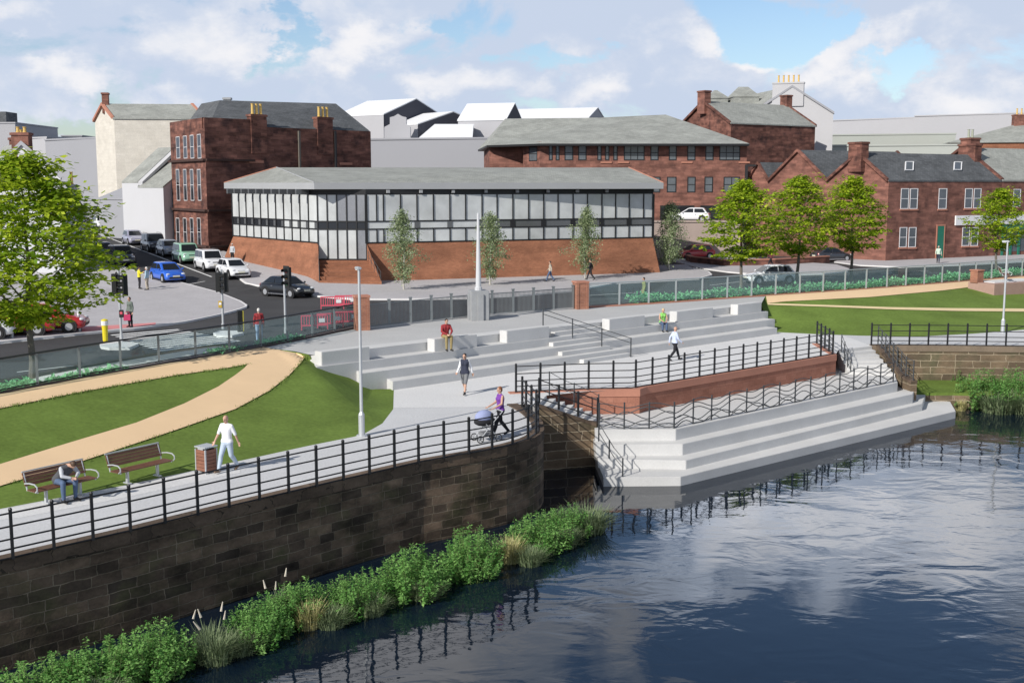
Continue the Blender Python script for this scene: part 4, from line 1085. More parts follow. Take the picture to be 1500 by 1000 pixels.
# ------------------------------------------------------------------ people placed
def face_to(px0, py0, px1, py1, z=0.):
    d = P(px1, py1, z) - P(px0, py0, z); return math.atan2(d.y, d.x) - math.pi / 2
cam_rz = math.pi
p = sit(lean=.85, seat=.45, spread=.07, bow=1.0)
seatw = Vector(bench1.location) + Matrix.Rotation(brz, 3, 'Z') @ Vector((.08, -.16, 0))
person('man in grey hoodie and jeans sitting bent forward on the bench', (seatw.x, seatw.y, .02), brz, 1.78, p, 'palegrey', 'jeans', hair_b, vest='darkgrey')
p = walk(-1); p['ell'] = V((-.25, -.08, 1.15)); p['wrl'] = V((-.28, -.17, .91)); p['elr'] = V((.26, .06, 1.16)); p['wrr'] = V((.31, .18, .94))
person('bald man in white shirt and light jeans walking beside the litter bin', P(334, 690, .004), R_(155), 1.75, p, 'white', 'paletrouser', hair_w, sleeves='short', bald=True, shoes=shoe_b)
p = walk(1, 0)
for s, n in ((-1, 'l'), (1, 'r')): p['el' + n] = V((s * .25, .06, 1.16)); p['wr' + n] = V((s * .19, .36, 1.03))
person('woman in purple top and black leggings pushing the pushchair', P(733, 638, .004), 2.05, 1.74, p, 'purple', 'black', hair_r, sleeves='none', female=True)
p = walk(1)
person('woman in dark waistcoat and grey shorts walking on the lower plaza', P(681, 577, .004), R_(165), 1.72, p, 'white', 'grey', hair_k, legs='short', female=True, vest='navy', longhair=True)
p = sit(lean=.1, seat=.55)
bl_ = Vector(sp(lerp(BLK[0][0], BLK[0][1], .30), .80, 1.14))
person('man in red shirt and khaki trousers sitting on a pale seat block', bl_ + SV * -.12, R_(205), 1.75, p, 'red', 'khaki', hair_k)
p = walk(1)
person('man in pale blue shirt and black trousers walking across the lower plaza', P(988, 528, .004), R_(-70), 1.70, p, 'paleblue', 'black', hair_w, sleeves='long', bald=True)
p = sit(lean=.05, seat=.36); q = seat_pt(965, 474, 1.125, 1.0); q = Vector(sp(q.dot(SU), .86, .76))
person('fair haired woman in green top and jeans sitting on a terrace tier', q, R_(190), 1.72, p, 'green', 'jeans', hair_y, sleeves='none', female=True, longhair=True)
person('white haired man in red jacket and jeans standing behind the glass balustrade', GS(380, 500.5, 0), R_(10), 1.66, stand(), 'red', 'lightjeans', hair_w)
p = stand(); person('woman in grey green top and black trousers holding a pink bag', on_pl(191.5, 479, 0), R_(150), 1.62, p, 'greygreen', 'black', hair_b, female=True)
mb = MB(); bb = on_pl(188.5, 479.5, 0) + Vector((-.02, -.12, .38)); bag = thing('handbag', 'bright pink bag carried by the woman at the crossing', 'bag', bb, .3)
mb.box((0, 0, .16), (.36, .14, .32)); mb_local(mb, 'pouch', C_['pink'], bag, bevel=.02)
mb = MB(); mb.tube([(-.12, 0, .32), (-.1, 0, .44), (.1, 0, .44), (.12, 0, .32)], .012, 5); mb_local(mb, 'strap', C_['pink'], bag)
p = stand(); p['elr'] = V((.28, .05, 1.2)); p['wrr'] = V((.45, .2, 1.3)); p['ell'] = V((-.30, .02, 1.2)); p['wrl'] = V((-.5, .1, 1.32))
person('person in bright yellow coat standing beside the blue car', on_pl(204.5, 423, 0), R_(-60), 1.62, p, 'yellow', 'black', hair_k)
person('person in pale blue top and beige trousers beside the blue car', on_pl(216, 424.5, 0), R_(80), 1.66, stand(), 'skyblue', 'beige', hair_w)
def on_pm(px, py):
    h = hit(BV_PM, px, py); return h if h else GS(px, py, .11)
person('person in pale grey shirt by the brick wall behind the white hatchback', on_pm(341, 384), R_(160), 1.62, stand(), 'palegrey', 'black', hair_w)
person('walker in beige top and jeans on the front pavement below the glass facade', on_pm(806, 412.5), R_(80), 1.62, walk(1), 'beige', 'jeans', hair_k)
person('walker in black clothes half hidden behind the third slender tree', on_pm(865, 410), R_(80), 1.65, walk(-1), 'black', 'black', hair_k)
person('person in olive dress standing behind the right glass balustrade', GS(943, 442, 0), R_(100), 1.62, stand(), 'olive', 'olive', hair_k, female=True, dress=True)
person('person in mint top and dark trousers at the green door', P(1374, 385.5, Z_ST + .115), R_(160), 1.66, walk(1), 'mint', 'navy', hair_w)
person('person in maroon coat on the tree island behind the white car', P(1129, 391, Z_ST + .115), R_(90), 1.6, walk(1), 'maroon', 'black', hair_k)
# ------------------------------------------------------------------ vehicles
tyre_m = M('tyre_rubber', (.015, .015, .016), .85, .1, 5); rim_m = M('alloy_rim', (.52, .53, .55), .35, .05, 5, 0, .6)
car_glass = M('car_glass', (.012, .014, .017), .06, 0); lamp_w = M('headlight_glass', (.62, .64, .66), .12, 0); lamp_r = M('taillight_red', (.38, .02, .02), .2, 0)
car_trim = M('car_black_trim', (.016, .016, .018), .6, .1, 5); plate_m = M('number_plate', (.70, .68, .55), .5, 0); chrome = M('chrome_trim', (.6, .6, .62), .2, 0, metal=.9)
def paint_m(n, c, metal=.0): return M('paint_' + n, c, .32, 0, metal=metal, coat=.8)
PAINT = {k: paint_m(k, c) for k, c in dict(white=(.72, .73, .75), blue=(.022, .115, .56), black=(.006, .0065, .008), mint=(.25, .46, .33), silver=(.30, .33, .38), lilac=(.28, .28, .36), dark=(.03, .033, .042), navy=(.025, .032, .075), red=(.42, .02, .025)).items()}
base_paint = PAINT['white']
def make_car(kind):
    """local frame: x forward, y left, z up, ground at 0"""
    t = thing('parked_car', 'car', 'car')
    if kind == 'suv': L, W, H, zb, hood, xw, xr, tw, tr = 4.15, 1.80, 1.66, .98, .97, 1.05, -1.92, .55, -1.80
    elif kind == 'coupe': L, W, H, zb, hood, xw, xr, tw, tr = 4.05, 1.74, 1.40, .90, .84, 1.02, -1.78, .25, -1.05
    else: L, W, H, zb, hood, xw, xr, tw, tr = 3.95, 1.70, 1.47, .92, .86, 1.08, -1.80, .22, -1.36
    hl, hw = L / 2, W / 2
    st = [(-1, .42, .60, .80), (-.985, .28, zb - .12, .90), (-.93, .22, zb, .96), (-.8, .20, zb + .02, .99), (-.4, .19, zb + .01, 1), (0, .19, zb, 1), (.45, .19, zb - .01, 1), (.54, .2, (zb + hood) / 2 + .02, .99), (.72, .2, hood - .04, .97), (.88, .21, hood - .14, .93), (.96, .26, hood - .24, .86), (1, .38, .58, .72)]
    rings = []
    for x, z0, z1, k in st:
        w = hw * k; hgt = z1 - z0
        half = [(0, z0), (w * .86, z0), (w * .97, z0 + hgt * .12), (w, z0 + hgt * .38), (w * .985, z0 + hgt * .66), (w * .93, z0 + hgt * .88), (w * .80, z1), (w * .4, z1 + .022), (0, z1 + .03)]
        ring = half + [(-y, z) for y, z in half[-2:0:-1]]
        rings.append([(x * hl, y, z) for y, z in ring])
    mb = MB()
    for a, b in zip(rings, rings[1:]):
        n = len(a)
        for i in range(n): mb.face((a[i], a[(i + 1) % n], b[(i + 1) % n], b[i]))
    mb.face(rings[0][::-1]); mb.face(rings[-1])
    mb_local(mb, 'body', base_paint, t, sm=True, weld=True)
    # cabin
    bw, tw_ = hw * .90, hw * (.74 if kind != 'suv' else .80)
    zt = H
    def ring(z, xa, xb, w, r):
        q = []
        for sx, sy, cx, cy in ((1, 1, xb, w), (-1, 1, xa, w), (-1, -1, xa, -w), (1, -1, xb, -w)):
            for k in range(4):
                an = {(1, 1): 0, (-1, 1): 90, (-1, -1): 180, (1, -1): 270}[(sx, sy)] + k * 30; an = R_(an)
                q.append((cx - sx * r + r * math.cos(an), cy - sy * r + r * math.sin(an), z))
        return q
    u1 = ((zt - zb) * .55 + .03) / (zt - .04 - zb)
    rg = [ring(zb - .03, xr, xw, bw, .10), ring(zb + (zt - zb) * .55, lerp(xr, tr, .93 * u1), lerp(xw, tw, .95 * u1), lerp(bw, tw_, .92 * u1), .12), ring(zt - .07, lerp(xr, tr, .93), lerp(xw, tw, .95), lerp(bw, tw_, .92), .14), ring(zt - .01, tr + .12, tw - .12, tw_ - .10, .14), ring(zt + .012, tr + .5, tw - .5, tw_ - .3, .1)]
    mb = MB()
    for a, b in zip(rg, rg[1:]):
        for i in range(16): mb.face((a[i], a[(i + 1) % 16], b[(i + 1) % 16], b[i]))
    mb.face(rg[-1])
    mb_local(mb, 'roof', base_paint, t, sm=True, weld=True)
    # windows: proud dark panes on the cabin faces
    z0, z1 = zb + .03, zt - .10
    def xs(z, rear): u = (z - zb + .03) / (zt - .07 - zb + .03); return lerp(xr, lerp(xr, tr, .93), u) if rear else lerp(xw, lerp(xw, tw, .95), u)
    def ys(z): u = (z - zb + .03) / (zt - .07 - zb + .03); return lerp(bw, lerp(bw, tw_, .92), u)
    e = .014
    mb = MB(); f = lambda z, s, k: (xs(z, False) + e - .0, s * (ys(z) - k), z)
    mb.face((f(z0, -1, .12), f(z0, 1, .12), f(z1, 1, .15), f(z1, -1, .15))); mb_local(mb, 'windscreen', car_glass, t)
    mb = MB(); f = lambda z, s, k: (xs(z, True) - e, s * (ys(z) - k), z)
    mb.face((f(z0 + .06, 1, .13), f(z0 + .06, -1, .13), f(z1, -1, .17), f(z1, 1, .17))); mb_local(mb, 'rear_window', car_glass, t)
    xm = lerp(xr, xw, .50)
    for s in (-1, 1):
        for xa, xb in ((xm + .05, None), (None, xm - .05)):
            A0 = xs(z0, True) + .20 if xa is None else xa; A1 = xs(z1, True) + .16 if xa is None else xa
            B0 = xs(z0, False) - .20 if xb is None else xb; B1 = xs(z1, False) - .16 if xb is None else xb
            q = [(A0, s * (ys(z0) + e), z0 + .03), (B0, s * (ys(z0) + e), z0 + .03), (B1, s * (ys(z1) + e), z1), (A1, s * (ys(z1) + e), z1)]
            mb = MB(); mb.face(q if s < 0 else q[::-1]); mb_local(mb, 'side_window', car_glass, t)
        mb = MB(); mb.sphere((xw - .28, s * (hw + .06), zb + .06), (.06, .10, .07), 8, 6); mb_local(mb, 'wing_mirror', base_paint, t, sm=True)
        mb = MB(); mb.box((xm - .2, s * (hw * .985 + .012), zb - .14), (.16, .03, .03)); mb_local(mb, 'door_handle', chrome if kind == 'coupe' else car_trim, t)
        mb = MB(); mb.sphere((hl * .905, s * hw * .66, hood - .20), (.13, .19, .075), 10, 7, 0, Matrix.Rotation(-s * .5, 3, 'Z')); mb_local(mb, 'headlight', lamp_w, t, sm=True)
        mb = MB(); mb.sphere((-hl * .955, s * hw * .74, zb - .16), (.08, .13, .14), 10, 7); mb_local(mb, 'taillight', lamp_r, t, sm=True)
        mb = MB(); mb.box((0, s * (hw * .985), .235), (L * .52, .06, .07)); mb_local(mb, 'sill', chrome if kind == 'coupe' else car_trim, t)
        for x in (hl * .63, -hl * .63):
            mb = MB(); mb.cyl((x, s * (hw - .18), .33), (x, s * (hw + .006), .33), .385, .385, 20); mb_local(mb, 'wheel_arch', car_trim, t)
            mb = MB(); mb.lathe([(.19, -.09), (.29, -.10), (.315, -.06), (.315, .06), (.29, .10), (.19, .09)], (0, 0, 0), 20, 0, 'Y')
            mb.v = [(px + x, py + s * (hw - .07), pz + .315) for px, py, pz in mb.v]; w = mb_local(mb, 'wheel', tyre_m, t, sm=True)
            mb = MB(); yy = s * (hw + .02); mb.cyl((x, yy - s * .05, .315), (x, yy, .315), .20, .19, 16)
            o = mb_local(mb, 'rim', rim_m, t); o.parent = w
    mb = MB(); mb.box((hl * .985, 0, .40), (.06, W * .62, .13)); mb_local(mb, 'lower_grille', car_trim, t)
    mb = MB(); mb.box((hl * .965, 0, hood - .25), (.07, W * .34, .07)); mb_local(mb, 'grille', chrome if kind == 'coupe' else car_trim, t)
    mb = MB(); mb.box((hl * 1.0, 0, .52), (.03, .52, .11)); mb_local(mb, 'number_plate', plate_m, t)
    mb = MB(); mb.box((-hl * 1.0, 0, .60), (.03, .52, .11)); mb_local(mb, 'number_plate', plate_m, t)
    if kind == 'suv':
        for s in (-1, 1): mb = MB(); mb.tube([(tr + .15, s * (tw_ - .08), zt + .01), (tr + .3, s * (tw_ - .08), zt + .05), (tw - .35, s * (tw_ - .08), zt + .05), (tw - .2, s * (tw_ - .08), zt + .01)], .018, 5); mb_local(mb, 'roof_rail', car_trim, t)
    return t
protos = {k: make_car(k) for k in ('hatch', 'suv', 'coupe')}
used_ = set()
def repaint(o, new):
    for sl in getattr(o, 'material_slots', []):
        if sl.material and sl.material.name.startswith('paint_'): sl.link = 'OBJECT'; sl.material = new
    for ch in o.children: repaint(ch, new)
sa, sb = GS(170, 352), GS(305, 403); sd = sb - sa; st_ang = math.atan2(sd.y, sd.x)
def car(kind, paint, loc, ang, label, group=None, scale=1.):
    pr = protos[kind]; o = pr if kind not in used_ else copy_tree(pr); used_.add(kind)
    o.location = loc; o.rotation_euler = (0, 0, ang); o.scale = (scale,) * 3
    o['label'] = label
    if group: o['group'] = group
    elif 'group' in o: del o['group']
    repaint(o, PAINT[paint])
    return o
PKR = 'cars parked along the right kerb'
cars_ = [
 ('suv', 'white', (308, 395), 0, 'white tall car parked between the mint car and the white hatchback', PKR), ('hatch', 'white', (342, 406), .05, 'white hatchback parked foremost in the right row', PKR), ('suv', 'mint', (274, 384), 0, 'mint green boxy car parked behind the white tall car', PKR),
 ('hatch', 'silver', (248, 374.5), 0, 'silver hatchback parked behind the mint green car', PKR), ('suv', 'dark', (226, 367.5), 0, 'dark tall car parked behind the silver hatchback', PKR), ('hatch', 'lilac', (196, 358), 0, 'lilac grey car parked at the far end of the right row', PKR),
 ('suv', 'white', (149, 334), 0, 'white car far up the side street', None), ('suv', 'dark', (178, 388), 0, 'black tall car in the left row in shade', 'cars on the left of the side street'), ('hatch', 'navy', (151, 379), 0, 'navy car half behind the big tree crown', 'cars on the left of the side street'),
 ('hatch', 'blue', (246, 412), .1, 'bright blue hatchback in the left row beside two people', 'cars on the left of the side street'),
]
for kind, pc, (px, py), da, lab, g in cars_:
    car(kind, pc, GS(px, py, .005), st_ang + da, lab, g)
car('coupe', 'black', GS(421, 434, .005), R_(-38), 'black coupe turning out of the side street')
car('hatch', 'white', GS(1127, 415.5, .005), R_(180 + 12), 'white hatchback driving left behind the glass balustrade')
car('hatch', 'red', P(1018, 379, Z_ST + .02), R_(200), 'red car behind the low brown wall')
car('coupe', 'dark', GS(1217, 382.5, .005), R_(20), 'dark car half hidden between two lime trees', None)
car('hatch', 'red', on_pl(70, 485, 0) , R_(8), 'red hatchback under the big tree, right of its trunk')
car('suv', 'red', on_pl(22, 489, 0), R_(8), 'red tall car under the big tree, left of its trunk')
car('hatch', 'white', on_pl(-16, 494, 0) + Vector((-.6, -.3, 0)), R_(12), 'white car cut off by the left picture edge')
DECKZ = 4.72
car('hatch', 'white', Vector((D(1012, 322, 122).x, 122, DECKZ + .01)), R_(165), 'white hatchback on the raised car park')
# ------------------------------------------------------------------ trees and river plants
def limb(mb, p0, d, L, r, rn, depth, tips, up=.15, spread=.55, nb=3):
    pts = [Vector(p0)]; dd = Vector(d).normalized(); k = 4
    for i in range(k):
        dd = (dd + Vector((rn.gauss(0, .13), rn.gauss(0, .13), up * .3 + rn.gauss(0, .06)))).normalized(); pts.append(pts[-1] + dd * L / k)
    mb.tube(pts, [r * lerp(1, .45, i / k) for i in range(k + 1)], 6 if depth < 2 else 5)
    if depth >= 2: tips.append(pts[-1]); tips.append(pts[-2]); return
    for b in range(nb):
        q = pts[rn.choice((2, 3, 4)) if b else 4]
        d2 = (dd + Vector((rn.gauss(0, spread), rn.gauss(0, spread), rn.gauss(.05, spread * .5)))).normalized()
        limb(mb, q, d2, L * rn.uniform(.5, .7), r * .45, rn, depth + 1, tips, up, spread, nb)
def spray(mb, c, rn, R, n, L, flat=.5, tone=None, droop=.2):
    tone = rn.gauss(.45, .22) if tone is None else tone
    for i in range(n):
        a = rn.uniform(0, 6.283); rr = R * rn.random() ** .5
        p = c + Vector((rr * math.cos(a), rr * math.sin(a), rn.gauss(0, R * flat * .5)))
        b = a + rn.gauss(0, .9); d = Vector((math.cos(b), math.sin(b), rn.gauss(-droop, .3))).normalized()
        n_ = (Vector((rn.gauss(0, .45), rn.gauss(0, .45), 1))).normalized(); l = L * rn.uniform(.65, 1.35)
        leaf_quad(mb, p, d, n_, l, l * .62, min(1, max(0, tone + rn.gauss(0, .12))))
def lime_tree(label, base, h, w, seed, trunk_frac=.22, nclump=260, L=.34, group=None, per=26):
    rn = random.Random(seed); t = thing('lime_tree', label, 'tree', base, 0, group)
    ph = [rn.uniform(0, 6.28) for _ in range(6)]
    mb = MB(); top = Vector((rn.gauss(0, .1), rn.gauss(0, .1), h * .9)); n = 8
    tr = [Vector((0, 0, -.3)).lerp(top, i / n) + Vector((rn.gauss(0, .05), rn.gauss(0, .05), 0)) * (i > 0) for i in range(n + 1)]
    r0 = h * .018
    mb.tube(tr, [r0 * (1 - .88 * i / n) * (1.25 if i == 0 else 1) for i in range(n + 1)], 9)
    mb_local(mb, 'trunk', bark, t, sm=True)
    mb = MB(); tips = []
    for i in range(15):
        f = lerp(trunk_frac + .03, .82, i / 14); k = f * .9 * n / .9; k0 = int(min(n - 1, f / .9 * n)); p = tr[k0].lerp(tr[k0 + 1], min(1, f / .9 * n - k0))
        a = i * 2.4 + rn.gauss(0, .3); prof_ = math.sin(math.pi * min(1, max(0, (f - trunk_frac + .1) / (1.02 - trunk_frac + .1))) ** .75)
        ln_ = w * .5 * max(.25, prof_) * rn.uniform(.6, .85)
        limb(mb, p, Vector((math.cos(a), math.sin(a), .35 + f * .5)), ln_, r0 * .38 * (1.1 - f), rn, 1, tips, .2, .5, 3)
    mb_local(mb, 'branches' if False else 'limb', bark, t, sm=True)
    mb = MB()
    for i in range(nclump):
        f = trunk_frac + (1 - trunk_frac) * (i + rn.random()) / nclump
        u = (f - trunk_frac) / (1 - trunk_frac)
        env = (min(1, u / .22) ** .6) * (1 - max(0, (u - .30) / .70) ** 1.5) ** .75
        a = rn.uniform(0, 6.283)
        lobes = 1 + .17 * math.sin(3 * a + ph[0] + u * 5) + .13 * math.sin(5 * a + ph[1] - u * 9) + .10 * math.sin(u * 21 + ph[2] + 2 * a)
        rr = w * .5 * env * lobes * (rn.random() ** .42)
        c = Vector((rr * math.cos(a), rr * math.sin(a), h * f + rn.gauss(0, .12)))
        spray(mb, c, rn, w * .07 * rn.uniform(.7, 1.4), per, L, .28)
    for q in tips: spray(mb, q, rn, w * .07, 8, L, .5)
    mb_local(mb, 'crown', leaf_lime, t, leaf=True)
    return t
lime_tree('big bright green tree at the left edge over the red cars', P(48, 553, Z_ST), 8.6, 7.6, 21, .26, 520, .25, None, 30)
T1 = lime_tree('bright green street tree left of three, by the driving white car', P(1085, 427, Z_ST + .1), 7.6, 5.6, 5, .30, 300, .26, 'lime trees along the planting bed')
T2 = lime_tree('bright green street tree in the middle of three', P(1168, 416, Z_ST + .1), 8.0, 6.0, 8, .29, 310, .26, 'lime trees along the planting bed')
for src, px, py, sc, rz, lab in ((T1, 1247, 409, 1.04, 2.1, 'bright green street tree right of three, before the gabled wall'), (T2, 1459, 399, .88, 1.3, 'bright green street tree before the green shop front at the far right')):
    o = copy_tree(src); o.location = P(px, py, Z_ST + .1); o.rotation_euler = (0, 0, rz); o.scale = (sc * .96, sc * .96, sc); o['label'] = lab
def birch(label, base, h, w, seed):
    rn = random.Random(seed); t = thing('birch_tree', label, 'tree', base, 0, 'slender trees before the glass building')
    n = 8; tr = [Vector((rn.gauss(0, .05) * (i > 0), rn.gauss(0, .05) * (i > 0), -.2 + h * .97 * i / n)) for i in range(n + 1)]
    mb = MB(); mb.tube(tr, [.075 * (1 - .85 * i / n) for i in range(n + 1)], 8); mb_local(mb, 'trunk', bark_w, t, sm=True)
    mb = MB(); lf = MB(); ph = rn.uniform(0, 6)
    for i in range(34):
        f = lerp(.16, .97, i / 33); k = min(n - 1, int(f * n)); p = tr[k].lerp(tr[k + 1], f * n - k); a = i * 2.4 + rn.gauss(0, .3)
        env = (min(1, (f - .10) / .22) ** .7) * (1 - max(0, (f - .42) / .60) ** 1.4 * .85); ln_ = w * .5 * env * rn.uniform(.72, 1.15) * (1 + .2 * math.sin(3 * a + ph))
        d = Vector((math.cos(a), math.sin(a), .75)).normalized(); q = p + d * ln_ * .6; e = q + Vector((math.cos(a), math.sin(a), -.25)) * ln_ * .5
        mb.tube([p, q, e], [.018, .012, .005], 4)
        for j in range(165):
            u = rn.random() ** .7; c = p.lerp(q, min(1, u * 1.7)) if u < .59 else q.lerp(e, (u - .59) / .41)
            c = c + Vector((rn.gauss(0, .16), rn.gauss(0, .16), rn.gauss(-.06, .2)))
            d2 = Vector((rn.gauss(0, 1), rn.gauss(0, 1), rn.gauss(-.4, .6))).normalized(); l = rn.uniform(.10, .19)
            leaf_quad(lf, c, d2, Vector((rn.gauss(0, .6), rn.gauss(0, .6), 1)).normalized(), l, l * .6, min(1, max(0, rn.gauss(.5, .25))))
    mb_local(mb, 'limb', bark_w, t, sm=True); mb_local(lf, 'crown', leaf_birch, t, leaf=True)
    return t
B1 = birch('slender pale leaved tree left of the door facade side, nearest the brick steps', on_pm(592, 424), 5.9, 2.9, 31)
B1['label'] = 'slender grey green tree nearest the brick entrance steps'
B2 = birch('slender grey green tree just behind the monument mast', on_pm(718, 417), 5.6, 3.0, 32)
for src, px, py, sc, rz, lab in ((B1, 857, 408, 1.0, 2.5, 'slender grey green tree right of the walker in beige'), (B2, 981, 396, 1.1, 1.2, 'slender grey green tree at the right end of the brick base')):
    o = copy_tree(src); o.location = on_pm(px, py); o.rotation_euler = (0, 0, rz); o.scale = (sc, sc, sc); o['label'] = lab
# bank plants: leafy bush, reed tuft, straw tuft
def bush(name, label, cat, base, w, d, h, n, L, mat, seed, ang=0., group=None):
    rn = random.Random(seed); t = thing(name, label, cat, base, ang, group); mb = MB(); st = MB()
    stems = []
    for i in range(int(34 * w * d)):
        a = rn.uniform(0, 6.283); r = rn.random() ** .5; x, y = w * .5 * r * math.cos(a), d * .5 * r * math.sin(a)
        hh = h * (1 - .55 * r * r) * rn.uniform(.7, 1.08); lean = Vector((x * .35 + rn.gauss(0, .08), y * .35 + rn.gauss(0, .08), hh))
        stems.append((Vector((x, y, -.2)), lean, rn.gauss(.45, .18)))
        st.tube([(x, y, -.2), Vector((x, y, -.2)) + lean * .6, Vector((x, y, -.2)) + lean], [.012, .009, .004], 3)
    for i in range(n):
        p, ln_, tone = rn.choice(stems); u = .12 + .9 * rn.random() ** .75
        c = p + ln_ * u; a = rn.uniform(0, 6.283); dd = Vector((math.cos(a), math.sin(a), rn.gauss(.0, .35))).normalized(); l = L * rn.uniform(.6, 1.25) * (1.15 - .5 * u)
        leaf_quad(mb, c + dd * .02, dd, Vector((rn.gauss(0, .35), rn.gauss(0, .35), 1)).normalized(), l, l * .5, min(1, max(0, tone + rn.gauss(0, .13))))
    mb_local(st, 'stem', leaf_stem, t); mb_local(mb, 'foliage', mat, t, leaf=True)
    return t
leaf_stem = M('plant_stem', (.09, .13, .04), .8, .2, 4)
def reeds(name, label, cat, base, w, h, n, mat, seed, plume=0, group=None):
    rn = random.Random(seed); t = thing(name, label, cat, base, rn.uniform(0, 6), group); mb = MB(); pm = MB()
    for i in range(n):
        a = rn.uniform(0, 6.283); r = rn.random() ** .6 * w * .22; p = Vector((r * math.cos(a), r * math.sin(a), -.15)); b = a + rn.gauss(0, .7)
        hh = h * rn.uniform(.5, 1.05); out = w * .38 * rn.uniform(.1, 1.1); c = rn.random(); wd = rn.uniform(.008, .018); s = Vector((-math.sin(b), math.cos(b), 0)) * wd; o = Vector((math.cos(b), math.sin(b), 0))
        q1 = p + o * out * .3 + Vector((0, 0, hh * .6)); q2 = p + o * out + Vector((0, 0, hh * rn.uniform(.75, 1)))
        mb.face((p - s, p + s, q1 + s * .8, q1 - s * .8), 0, None, c); mb.face((q1 - s * .8, q1 + s * .8, q2), 0, None, c)
    for i in range(plume):
        a = rn.uniform(0, 6.283); p = Vector((math.cos(a), math.sin(a), 0)) * w * .2; tp = p * 1.6 + Vector((0, 0, h * rn.uniform(.72, .98)))
        mb.face((p - Vector((.006, 0, 0)), p + Vector((.006, 0, 0)), tp), 0, None, .6); pm = MB(); pm.cyl(tp, tp + p * .2 + Vector((rn.gauss(0, .06), rn.gauss(0, .06), .22)), .032, .012, 6); mb_local(pm, 'plume', plume_m, t)
    mb_local(mb, 'blades', mat, t, leaf=True)
    return t
plume_m = M('plume_buff', (.55, .50, .42), .9, .15, 8)
def wat(px, py): return P(px, py, Z_WAT)
BG = 'leafy bushes along the foot of the near river wall'
# positions run along the foot of the near wall
foot = offset_line(COPE[:10], -.62)
proto_b = {}
bl_list = [ # px, py of the bush foot, width, height, kind, label
 (60, 1032, 2.6, 1.25, 'a', 'leafy green river bush at the bottom left picture edge'), (145, 1008, 2.6, 1.3, 'b', 'leafy green river bush second from the bottom left edge'), (226, 985, 2.3, 1.45, 'a', 'tall broad leafy green river bush left of the pale plumed reeds'),
 (380, 936, 2.1, 1.30, 'b', 'leafy green river bush right of the pale plumed reeds'), (436, 908, 2.0, 1.35, 'a', 'leafy green river bush just before the first straw yellow tuft'), (520, 892, 2.2, 1.25, 'b', 'leafy green river bush right of the first straw yellow tuft'),
 (605, 864, 2.7, 1.45, 'a', 'wide leafy green river bush in the middle of the wall'), (692, 836, 2.5, 1.55, 'b', 'leafy green river bush left of the second straw yellow tuft'), (790, 802, 2.6, 1.35, 'a', 'leafy green river bush right of the second straw yellow tuft'), (828, 784, 2.2, 1.2, 'b', 'leafy green river bush before the dark recess')]
for i, (px, py, w, h, k, lab) in enumerate(bl_list):
    if k not in proto_b: o = proto_b[k] = bush('river_bush', lab, 'bush', wat(px, py), 2.3, 1.5, 1.45, 5600, .13, leaf_bush, 50 + i, .9, BG); s0 = 2.3
    else: o = copy_tree(proto_b[k]); o['label'] = lab; o.location = wat(px, py)
    o.scale = (w / 2.3 * .88, w / 2.3 * .95, h / 1.45); o.rotation_euler = (0, 0, .9 + (3.14 if i % 3 == 1 else 0) + .2 * (i % 4))
RG = 'grey green reed clumps at the water edge'
pr = None
for i, (px, py, w, h, lab) in enumerate([(150, 1030, 1.4, .7, 'grey green reed clump at the bottom edge before the leafy bushes'), (315, 968, 1.6, .9, 'grey green reed clump under the pale plumes'), (350, 955, 1.5, .7, 'grey green reed clump right of the pale plumes'), (484, 916, 1.5, .7, 'grey green reed clump below the first straw tuft'), (545, 898, 1.4, .7, 'grey green reed clump between the first straw tuft and the wide bush'),
        (622, 876, 1.4, .6, 'grey green reed clump before the wide middle bush'), (776, 826, 1.4, .7, 'grey green reed clump right of the second straw tuft'), (860, 778, 2.3, 1.05, 'large grey green reed clump beside the quay steps'), (826, 800, 1.5, .8, 'grey green reed clump left of the one by the quay steps')]):
    if pr is None: pr = o = reeds('reed_clump', lab, 'reeds', wat(px, py), 1.7, 1.0, 900, leaf_grey, 70, 0, RG); 
    else: o = copy_tree(pr); o['label'] = lab; o.location = wat(px, py); o.rotation_euler = (0, 0, i * 1.1)
    o.scale = (w / 1.7, w / 1.7, h)
reeds('plumed_reeds', 'tall reeds with pale plumes between the green bushes', 'reeds', wat(306, 955), 1.2, 1.0, 260, leaf_grey, 81, 5)
reeds('plumed_reeds', 'short pale plumed reeds behind the bush before the first straw tuft', 'reeds', wat(408, 900), 1.0, 1.0, 160, leaf_grey, 82, 3)
s1 = reeds('straw_tuft', 'straw yellow grass tuft left, at the first gap of the bushes', 'grass tuft', wat(452, 918), 1.2, .9, 500, leaf_straw, 83, 0, 'straw yellow tufts at the water')
for px, py, lab, sc in ((746, 822, 'straw yellow grass tuft right, at the second gap of the bushes', 1.1), (1407, 601, 'straw yellow grass tuft at the far corner of the quay steps', .8)):
    o = copy_tree(s1); o.location = wat(px, py); o.scale = (sc,) * 3; o['label'] = lab
for i, (px, py, w, h, lab) in enumerate([(1440, 592, 4.2, 2.2, 'tall leafy bush on the right bank left of another'), (1492, 594, 4.2, 2.4, 'tall leafy bush at the right picture edge on the bank'), (1408, 578, 1.9, 1.6, 'dark small bush on the ledge of the right bank')]):
    o = copy_tree(proto_b['ab'[i % 2]]); o['label'] = lab; o['group'] = 'leafy bushes on the right bank'; o.location = wat(px, py); o.scale = (w / 2.3, w / 2.3 * .8, h / 1.45)
for i, (px, py, lab) in enumerate(((1462, 603, 'grey reed clump before the right bank bushes'), (1500, 604, 'grey reed clump at the right picture edge on the bank'))):
    o = copy_tree(pr); o['label'] = lab; o.location = wat(px, py); o.scale = (2, 2, 1.3); o.rotation_euler = (0, 0, i)
